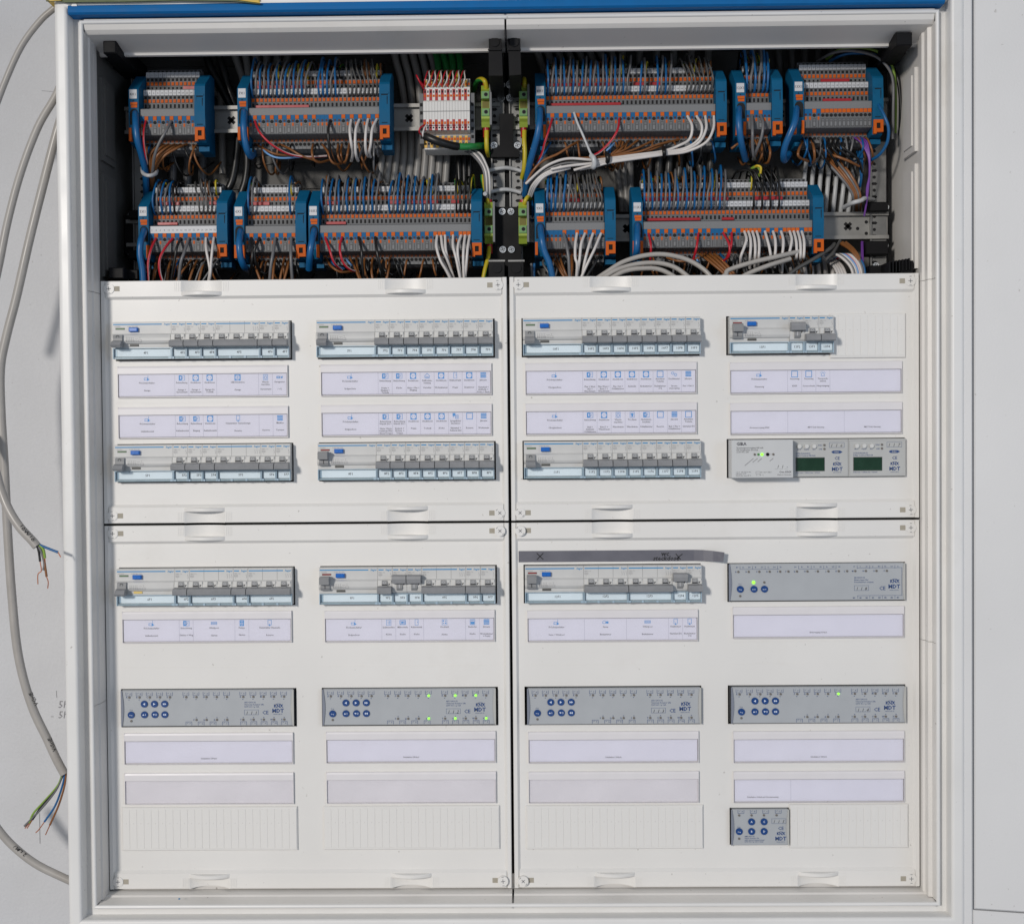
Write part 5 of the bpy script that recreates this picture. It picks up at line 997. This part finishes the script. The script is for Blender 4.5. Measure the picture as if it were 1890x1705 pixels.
ws(W5, [('redwhite', 1.6, 6, [(510, 712, 50), (468, 800, 34), (441, 930, 32), (445, 1110, 34)]), ('redwhite', 1.7, 6, [(655, 712, 50), (585, 800, 36), (541, 900, 32), (545, 1010, 34), (578, 1110, 40)]), ('black', 1.7, 6, [(725, 710, 50), (692, 790, 36), (672, 900, 36), (652, 1020, 40), (640, 1120, 44)]), ('grey', 2.0, 6, [(795, 708, 50), (757, 830, 34), (725, 930, 32), (705, 1120, 38)]),
   ('white', 1.7, 6, [(945, 708, 50), (947, 800, 36), (970, 920, 34), (980, 1000, 34), (960, 1120, 38)]), ('white', 1.7, 6, [(1015, 705, 50), (1002, 800, 34), (990, 930, 32), (984, 1020, 32), (968, 1120, 40)])] +
   [('brown', 1.6, 6, [(a, 900, 74), (a * .6 + c * .4 - 6, 985, 52), (c, 1130, 46)]) for a, c in ((520, 475), (640, 600), (690, 640), (820, 655), (870, 785), (940, 872))] + [('grey', 1.3, 6, [(a, 890, 74), (a - 60, 960, 56), (c, 1120, 52)]) for a, c in ((1060, 890), (960, 840))] + [('black', 1.3, 6, [(a, 895, 74), (a - 8, 980, 60), (a - 30, 1120, 58)]) for a in (470, 570, 610, 750)] + [('blue', 1.3, 6, [(720, 890, 74), (690, 940, 62), (660, 1040, 66)])], ('black',))
ws('below terminal strip 6X1', [('grey', 2.0, 6, [(1550, 705, 50), (1532, 830, 34), (1512, 950, 32), (1498, 1120, 38)]), ('grey', 2.0, 6, [(1690, 700, 50), (1686, 820, 34), (1690, 950, 32), (1702, 1120, 38)]), ('black', 1.8, 6, [(1340, 705, 50), (1352, 800, 36), (1345, 920, 36), (1328, 1030, 56)]), ('black', 1.8, 6, [(1410, 705, 50), (1392, 760, 38), (1368, 820, 36), (1382, 930, 40), (1440, 1020, 60)]), ('black', 1.5, 6, [(1350, 880, 74), (1380, 960, 54), (1470, 1020, 56), (1500, 960, 72)]), ('black', 1.5, 6, [(1400, 880, 74), (1440, 1000, 58), (1480, 1060, 62)])] +
   [('brown', 1.6, 6, [(a, 885, 74), (a - 18, 965, 52), (c, 1120, 46)]) for a, c in ((1555, 1525), (1630, 1582), (1675, 1615), (1400, 1440))])
W10 = 'below terminal strip 10X1'
ws(W10, [('redwhite', 1.5, 7, [(285, 703, 50), (320, 800, 36), (362, 920, 36), (430, 985, 50)]), ('redwhite', 1.6, 7, [(430, 700, 50), (412, 800, 34), (442, 920, 34), (510, 985, 42), (580, 1000, 60)]), ('black', 1.7, 7, [(575, 700, 50), (600, 800, 36), (606, 920, 36), (624, 1080, 44)]), ('black', 1.7, 7, [(720, 700, 50), (732, 800, 36), (757, 920, 36), (795, 1020, 46), (880, 1020, 66), (950, 960, 74)]), ('black', 1.5, 7, [(780, 880, 74), (800, 980, 56), (870, 1030, 58)]), ('lightblue', 1.3, 7, [(460, 880, 74), (500, 930, 56), (535, 965, 64)]), ('blue', 1.3, 7, [(320, 885, 74), (365, 940, 58), (450, 975, 64)])] +
   [('brown', 1.6, 7, p) for p in ([(285, 880, 74), (340, 955, 52), (420, 1002, 50), (520, 1000, 64)], [(500, 880, 74), (545, 970, 54), (595, 1090, 46)], [(555, 880, 74), (570, 1000, 54), (606, 1090, 46)], [(630, 885, 74), (624, 980, 54), (664, 1090, 46)], [(700, 880, 74), (688, 980, 54), (700, 1080, 50)], [(850, 875, 74), (836, 980, 54), (818, 1080, 50)], [(1375, 880, 74), (1385, 960, 52), (1406, 1090, 42)])] +
   [('white', 1.75, 7, p) for p in ([(1260, 688, 50), (1254, 780, 36), (1288, 900, 32), (1340, 990, 32), (1395, 1100, 36)], [(1295, 688, 50), (1310, 800, 36), (1350, 900, 36), (1385, 990, 42), (1420, 1100, 46)], [(1330, 685, 50), (1335, 800, 38), (1352, 880, 40), (1375, 950, 56)], [(1400, 685, 50), (1400, 780, 36), (1430, 900, 32), (1470, 1100, 34)], [(1470, 685, 50), (1441, 780, 36), (1446, 900, 34), (1478, 1100, 38)], [(1505, 685, 50), (1491, 800, 34), (1489, 930, 32), (1497, 1100, 36)], [(1545, 685, 50), (1526, 800, 34), (1516, 930, 32), (1500, 1100, 40)])] + [('grey', 1.6, 7, [(1300, 880, 74), (1342, 960, 55), (1405, 1090, 50)])])
ws('below terminal strip 9X1', [('grey', 2.0, 8, [(380, 668, 50), (402, 760, 36), (422, 880, 32), (432, 1090, 36)])] + [('white', 1.8, 8, p) for p in ([(495, 668, 50), (481, 770, 36), (481, 880, 32), (497, 940, 32), (488, 1090, 38)], [(565, 668, 50), (532, 760, 36), (520, 880, 32), (508, 960, 34), (486, 1090, 42)], [(635, 668, 50), (592, 800, 34), (560, 930, 32), (536, 1090, 36)], [(705, 668, 50), (650, 800, 34), (592, 920, 32), (515, 1090, 34)])] +
   [('brown', 1.6, 8, p) for p in ([(280, 880, 74), (330, 960, 50), (412, 1090, 42)], [(310, 870, 74), (345, 950, 52), (418, 1090, 46)], [(345, 860, 74), (370, 950, 54), (424, 1080, 50)], [(450, 860, 74), (454, 950, 52), (462, 1090, 44)], [(430, 860, 74), (440, 950, 56), (452, 1090, 50)])] + [('dark', 1.5, 8, [(a, 860, 74), (a - 40, 930, 56), (c, 1080, 50)]) for a, c in ((560, 500), (620, 520), (690, 560), (240, 300))] + [('blue', 1.7, 8, [(100, 380, 84), (112, 460, 90), (105, 560, 100)]), ('blue', 1.7, 8, [(125, 930, 62), (120, 1000, 60), (122, 1090, 60)]), ('grey', 1.7, 8, [(98, 930, 62), (100, 1000, 60), (105, 1090, 60)])], ('dark',))
W11 = 'below terminal strip 11X1'
ws(W11, [('redwhite', 1.5, 8, p) for p in ([(1120, 668, 50), (1141, 780, 36), (1135, 910, 46)], [(1555, 665, 50), (1540, 780, 36), (1512, 895, 46)], [(1770, 660, 50), (1822, 760, 36), (1822, 860, 38), (1775, 905, 52)], [(1845, 660, 50), (1841, 770, 36), (1800, 890, 46)])] +
   [('white', 1.8, 9, [(u, 650, 50), (u + 18, 715, 38), (u * .5 + e * .5 + 14, 790, 33), (e + 2, 870, 33), (e, v, 48)]) for u, e, v in ((255, 222, 950), (290, 302, 970), (325, 346, 960), (362, 378, 940), (435, 482, 960), (505, 520, 960), (575, 582, 1010), (650, 636, 900), (685, 708, 890), (720, 742, 900), (755, 770, 880))] +
   [('brown', 1.8, 8, [(1560 + 42 * k, 840, 74), (1640 + 40 * k, 900, 54), (1760 + 30 * k, 1000, 44), (1850 + 24 * k, 1090, 38)]) for k in range(4)] + [('brown', 1.6, 8, [(1230, 860, 74), (1400, 910, 60), (1560, 880, 62)]), ('lightblue', 1.3, 8, [(1530, 860, 74), (1545, 900, 60), (1570, 930, 66)]), ('blue', 1.4, 8, [(1740, 840, 74), (1790, 900, 58), (1800, 960, 62)])] + [('dark', 1.5, 9, [(200 + 60 * k, 820, 74), (215 + 62 * k, 880, 56), (260 + 62 * k, 1010, 58)]) for k in range(9)], ('dark',))
# pale round cables crossing low in front of the right terminals
def bigc(r, segs, lab): 
    q = [P(ZR[g][0] + u / ZR[g][2], ZR[g][1] + v / ZR[g][2], y) for g, u, v, y in segs]; b = MB(); b.tube(q, r, MATS['wire_cable'], 14, 8); tag(b.obj('cable'), lab, 'cable')
bigc(2.9, [(8, 640, 1080, 16), (8, 760, 1000, 18), (8, 900, 915, 20), (8, 1080, 860, 21), (8, 1260, 850, 22), (8, 1450, 893, 22), (8, 1600, 980, 20), (8, 1700, 1090, 16)], 'uppermost pale cable arching over the cover below terminal strip 11X1')
bigc(2.9, [(8, 680, 1085, 14), (8, 830, 990, 16), (8, 1010, 935, 18), (8, 1200, 925, 19), (8, 1360, 968, 18), (8, 1520, 1090, 15)], 'middle pale cable arching over the cover below terminal strip 11X1')
bigc(2.9, [(8, 740, 1090, 12), (8, 900, 1000, 13), (8, 1060, 972, 14), (8, 1230, 985, 14), (8, 1420, 1090, 12)], 'lowest pale cable arching over the cover below terminal strip 11X1')
bigc(2.9, [(8, 1690, 1090, 16), (8, 1790, 1030, 18), (9, 120, 985, 20), (9, 320, 920, 22), (9, 540, 868, 24), (9, 732, 825, 34)], 'pale cable end rising right in front of terminal strip 11X1')
bigc(2.9, [(9, 160, 1090, 16), (9, 300, 1012, 18), (9, 470, 945, 20), (9, 655, 888, 30)], 'short pale cable end below the longer one at terminal strip 11X1')
wire('dark', 2.6, 9, [(600, 1060, 30), (720, 970, 36), (860, 890, 44), (1000, 800, 60), (1040, 760, 80)], '', label='dark grey cable slanting up toward the lower right rail', name='cable', cat='cable')
wire('dark', 2.0, 9, [(960, 900, 50), (1030, 830, 60), (1090, 730, 90)], '', label='thin dark grey cable crossing the lower right rail', name='cable', cat='cable')
ws('bundled beside the right mounting post', [('brown' if k % 3 else 'grey', 1.8, 9, [(880 + 34 * k, -70, 92), (960 + 32 * k, 30, 78), (1080 + 26 * k, 160, 68), (1180 + 18 * k, 290, 68), (1210 + 14 * k, 380, 74), (1215 + 12 * k, 480, 112)]) for k in range(5)] +
   [(c, 1.7, 9, [(960 + 25 * k, 860 + 6 * k, 84), (1050 + 22 * k, 850, 66), (1130 + 20 * k, 900, 58), (1190 + 16 * k, 980, 54), (1210 + 14 * k, 1090, 52)]) for k, c in enumerate(('white', 'grey', 'white', 'lightblue', 'redwhite', 'white', 'grey', 'blue'))] +
   [('brown', 1.8, 9, [(1080 + 30 * k, 745, 88), (1180 + 16 * k, 810, 66), (1240 + 10 * k, 900, 58), (1270 + 8 * k, 1090, 56)]) for k in range(3)] + [('violet', 1.3, 9, [(1278 + 8 * k, 740, 100), (1280 + 8 * k, 900, 70), (1286 + 8 * k, 1090, 60)]) for k in range(2)] + [('white', 1.9, 9, [(960 + 30 * k, 900, 96), (1040 + 24 * k, 960, 70), (1090 + 24 * k, 1090, 60)]) for k in range(4)], ('grey', 'white', 'lightblue', 'redwhite', 'blue', 'violet'))
tie(9, [(1120, 440, 88), (1200, 400, 62), (1270, 380, 60), (1310, 360, 70), (1380, 372, 96)], 'clear cable tie around brown bundle beside right mounting post', r=2.8)
ws('tangled above terminal strip 11X1', [('black', 1.3, 9, [(150 + 60 * k, 190, 96), (190 + 50 * k, 130 - 6 * k, 80), (290 + 40 * k, 120, 70), (340 + 40 * k, 200, 66), (375 + 42 * k, 300, 68)]) for k in range(6)] + [('lime', 2.0, 9, [(300, 130, 84), (330, 95, 74), (370, 85, 70), (392, 120, 70), (385, 165, 74)]), ('yellow', 1.6, 9, [(320, 110, 80), (362, 78, 68), (398, 92, 66), (394, 150, 68)]), ('lime', 1.8, 9, [(400, 150, 78), (415, 180, 72), (420, 210, 80)])], ('black',))
# sheathed cables behind the strips
def back(lst, where, col='backcable', r=4.6):
    for reg, pts in lst: wire(col, r, reg, pts, where, 'cable', 'cable', 12)
back([(1, [(1215 + 95 * k, 60, 122), (1270 + 95 * k, 240, 124), (1330 + 60 * k, 420, 126), (1400 + 30 * k, 700, 130)]) for k in range(6)], 'dropping behind the left end of terminal strip 7X1')
back([(1, [(970 + 110 * k, 120, 116), (1040 + 112 * k, 330, 116), (1130 + 70 * k, 500, 118), (1240 + 40 * k, 720, 118), (1290 + 40 * k, 900, 116), (1275 + 100 * k, 1150, 114), (1240 + 120 * k, 1350, 112), (1180 + 140 * k, 1480, 112)]) for k in range(2)], 'bending between terminal strips 4X1 and 7X1', 'black', 5.0)
back([(1, [(1130, 560, 134), (1140, 900, 134), (1150, 1300, 134)]), (1, [(1000, 470, 136), (1180, 640, 136), (1300, 700, 136)])], 'hanging on the back plate right of terminal strip 4X1')
back([(3, [(130 + 75 * k, 90, 122), (150 + 85 * k, 260, 124), (200 + 80 * k, 450, 126), (230 + 70 * k, 750, 132), (150 + 65 * k, 1100, 130), (130 + 62 * k, 1500, 130)]) for k in range(5)], 'dropping from the top left of the white terminal strip')
back([(3, [(20 + 68 * k, 880, 126), (30 + 66 * k, 1100, 122), (-6 + 68 * k, 1400, 120)]) for k in range(10)], 'hanging behind terminal strip 10X1')
back([(3, [(720 + 60 * k, 1050, 118), (730 + 50 * k, 1200, 114), (740 + 45 * k, 1450, 112)]) for k in range(3)], 'hanging right of the pale cables behind terminal strip 10X1', 'black', 3.6)
back([(4, [(90 + 92 * k, 40, 124), (150 + 92 * k, 180, 124), (200 + 92 * k, 330, 126), (230 + 90 * k, 560, 130)]) for k in range(8)], 'dropping behind the left half of terminal strip 8X1')
back([(4, [(900 + 150 * k, 40, 128), (890 + 150 * k, 180, 128), (880 + 150 * k, 420, 130)]) for k in range(6)], 'dropping behind the right half of terminal strip 8X1')
back([(8, [(840 + 60 * k, -40, 126), (850 + 56 * k, 150, 124), (880 + 44 * k, 330, 124), (890 + 40 * k, 480, 126)]) for k in range(3)], 'hanging between terminal strips 9X1 and 11X1', 'backcable', 4.2)
back([(9, [(800 - 30 * 0 + 70 * k, 20, 122), (780 + 70 * k, 160, 112), (770 + 68 * k, 340, 110), (760 + 66 * k, 520, 118), (760 + 66 * k, 640, 124)]) for k in range(8)], 'hanging behind the right end of terminal strip 11X1', 'tie', 2.8)
back([(9, [(640 + 60 * k, 860, 112), (660 + 60 * k, 960, 100), (670 + 60 * k, 1090, 96)]) for k in range(7)], 'standing behind the lower right wires', 'white', 2.8)
back([(5, [(540 + 120 * k, 100, 126), (560 + 110 * k, 300, 128), (570 + 100 * k, 600, 130)]) for k in range(6)], 'dropping behind terminal strips 12X1 and 13X1', 'dark', 4.6)
back([(4, [(1130 + 90 * k, 1010, 126), (1120 + 90 * k, 1150, 126), (1110 + 90 * k, 1323, 128)]) for k in range(7)], 'hanging in the dark between terminal strips 8X1 and 11X1', 'dark', 4.6)
back([(5, [(780 + 60 * k, 1000, 128), (800 + 60 * k, 1150, 126), (790 + 60 * k, 1340, 124)]) for k in range(6)], 'hanging in the dark below terminal strip 13X1', 'dark', 4.2)
back([(6, [(650 + 130 * k, -60, 136), (655 + 130 * k, 100, 136), (650 + 130 * k, 320, 138)]) for k in range(3)], 'hanging on the back plate above terminal strip 5X1', 'grey', 5.4)
# ------------------------------------------------------------------ cables on the wall left of the cabinet
def wcable(px_pts, r, label, y=-19, parts=None, writing=()):
    q = [P(a, c, (d[0] if d else y)) for a, c, *d in px_pts]
    t = thing('wall_cable', label, 'cable', q[-1]); b = MB(); b.tube(q, r, MATS['wire_cable'], 16, 8); W(b, 'sheath', t)
    for s, px, py, ang, size in writing:
        p = P(px, py, y - r); b = MB(); ca, sa = math.cos(math.radians(ang)), math.sin(math.radians(ang)); vs, fs = text_mesh(s, size, 'CENTER', .012, .1)
        b.add([(p[0] + a * ca - (c - .35 * size) * sa, y - math.sqrt(max(.5, r * r - (c - .35 * size) ** 2)) - .25, p[2] + a * sa + (c - .35 * size) * ca) for a, c, e in vs], fs, INK); W(b, 'handwriting', t)
    for col, rr, pts, bare in (parts or ()):
        q2 = [P(a, c, (d[0] if d else y)) for a, c, *d in pts]; b = MB(); b.tube(q2, rr, MATS['wire_' + col], 10, 6, twist=.02 if col == 'gy' else None); o = W(b, 'core', t)
        if bare:
            q3 = [q2[-1]] + [P(a, c, (d[0] if d else y)) for a, c, *d in bare]; b = MB(); b.tube(q3, .62, MATS['wire_copper'], 8, 6); b.obj('copper_end', o)
wcable([(125, -12), (104, 12), (75, 38), (40, 85), (10, 150), (-20, 230)], 3.9, 'grey cable leaving the upper left corner of the cabinet frame')
wcable([(125, 120), (104, 175), (70, 235), (38, 320), (14, 410), (-4, 500), (-30, 610)], 4.6, 'grey cable bowing left from beside the cabinet, second from the top', -22)
wcable([(128, 170), (106, 240), (80, 340), (55, 440), (30, 550), (12, 620), (1, 680), (2, 760), (8, 860), (14, 980), (22, 1100), (34, 1210), (58, 1300), (88, 1365), (104, 1400), (119, 1428)], 5.2,
       'long grey cable with handwriting ending in five stripped cores near frame bottom', -20,
       [('lime', 1.2, [(116, 1425), (106, 1450), (80, 1480), (62, 1500), (54, 1518)], [(46, 1528)]), ('black', 1.2, [(118, 1426), (104, 1455), (82, 1480), (60, 1512)], [(50, 1528)]), ('grey', 1.3, [(117, 1427), (103, 1458), (76, 1492), (45, 1524)], None),
        ('blue', 1.2, [(120, 1426), (115, 1450), (102, 1486), (82, 1516)], [(72, 1530), (66, 1536)]), ('brown', 1.2, [(122, 1426), (119, 1450), (108, 1486), (92, 1522)], [(84, 1540)])], [('VGriE', 62, 1290, 117, 7.0), ('VGriE', 96, 1374, 113, 7.0)])
wcable([(-30, 800, -45), (-8, 870, -60), (2, 905, -66), (16, 940, -70), (36, 972, -72), (58, 996, -72), (68, 1008, -72)], 5.2, 'light grey cable marked 10W10 in handwriting with stripped cores', -72,
       [('blue', 1.5, [(70, 1004), (84, 1010), (107, 1019)], [(110, 1024), (112, 1028)]), ('black', 1.4, [(69, 1008), (72, 1020), (74, 1036)], [(76, 1048), (76, 1054), (70, 1060), (70, 1078)]), ('lime', 1.6, [(72, 1005), (80, 1014), (83, 1030)], [(84, 1046)]),
        ('grey', 1.5, [(70, 1006), (77, 1020), (82, 1040), (80, 1052)], None), ('brown', 1.4, [(71, 1007), (80, 1028), (84, 1050), (86, 1064)], [(89, 1074), (88, 1086)])], [('10W10', 49, 983, -49, 8.0)])
wcable([(-30, 1490), (0, 1534), (30, 1566), (70, 1596), (128, 1624), (150, 1634)], 4.8, 'grey cable with bold black handwriting entering at the lower left of frame', -22, None, [('2 LM7', 36, 1570, 141, 7.5)])
# blue fleck on the lower lining
b = MB(); p = P(331, 1658, -30); b.cbox(p[0] - 1, p[0] + 1, -31, -29.4, p[2] - .6, p[2] + .6, .2, mat('blue_fleck', (.03, .2, .4), .6, 0)); tag(b.obj('plastic_scrap'), 'tiny blue plastic scrap lying on bottom lining at the left', 'scrap')

o = STUFF.obj('wire_tangle'); o['kind'] = 'stuff'; tag(o, 'tangle of thin brown, black and green-yellow wires behind the terminal strips', 'wires')

# like wires in one place: tell them apart by their order from the left
ORD = 'first second third fourth fifth sixth seventh eighth ninth tenth eleventh twelfth thirteenth fourteenth fifteenth sixteenth seventeenth eighteenth nineteenth twentieth'.split()
by = {}
for x, o in WX: by.setdefault(o['label'], []).append((x, o))
for lab, lst in by.items():
    if len(lst) > 1:
        for i, (x, o) in enumerate(sorted(lst, key=lambda q: q[0])): o['label'] = f'{lab}, {ORD[min(i, 19)]} from left'
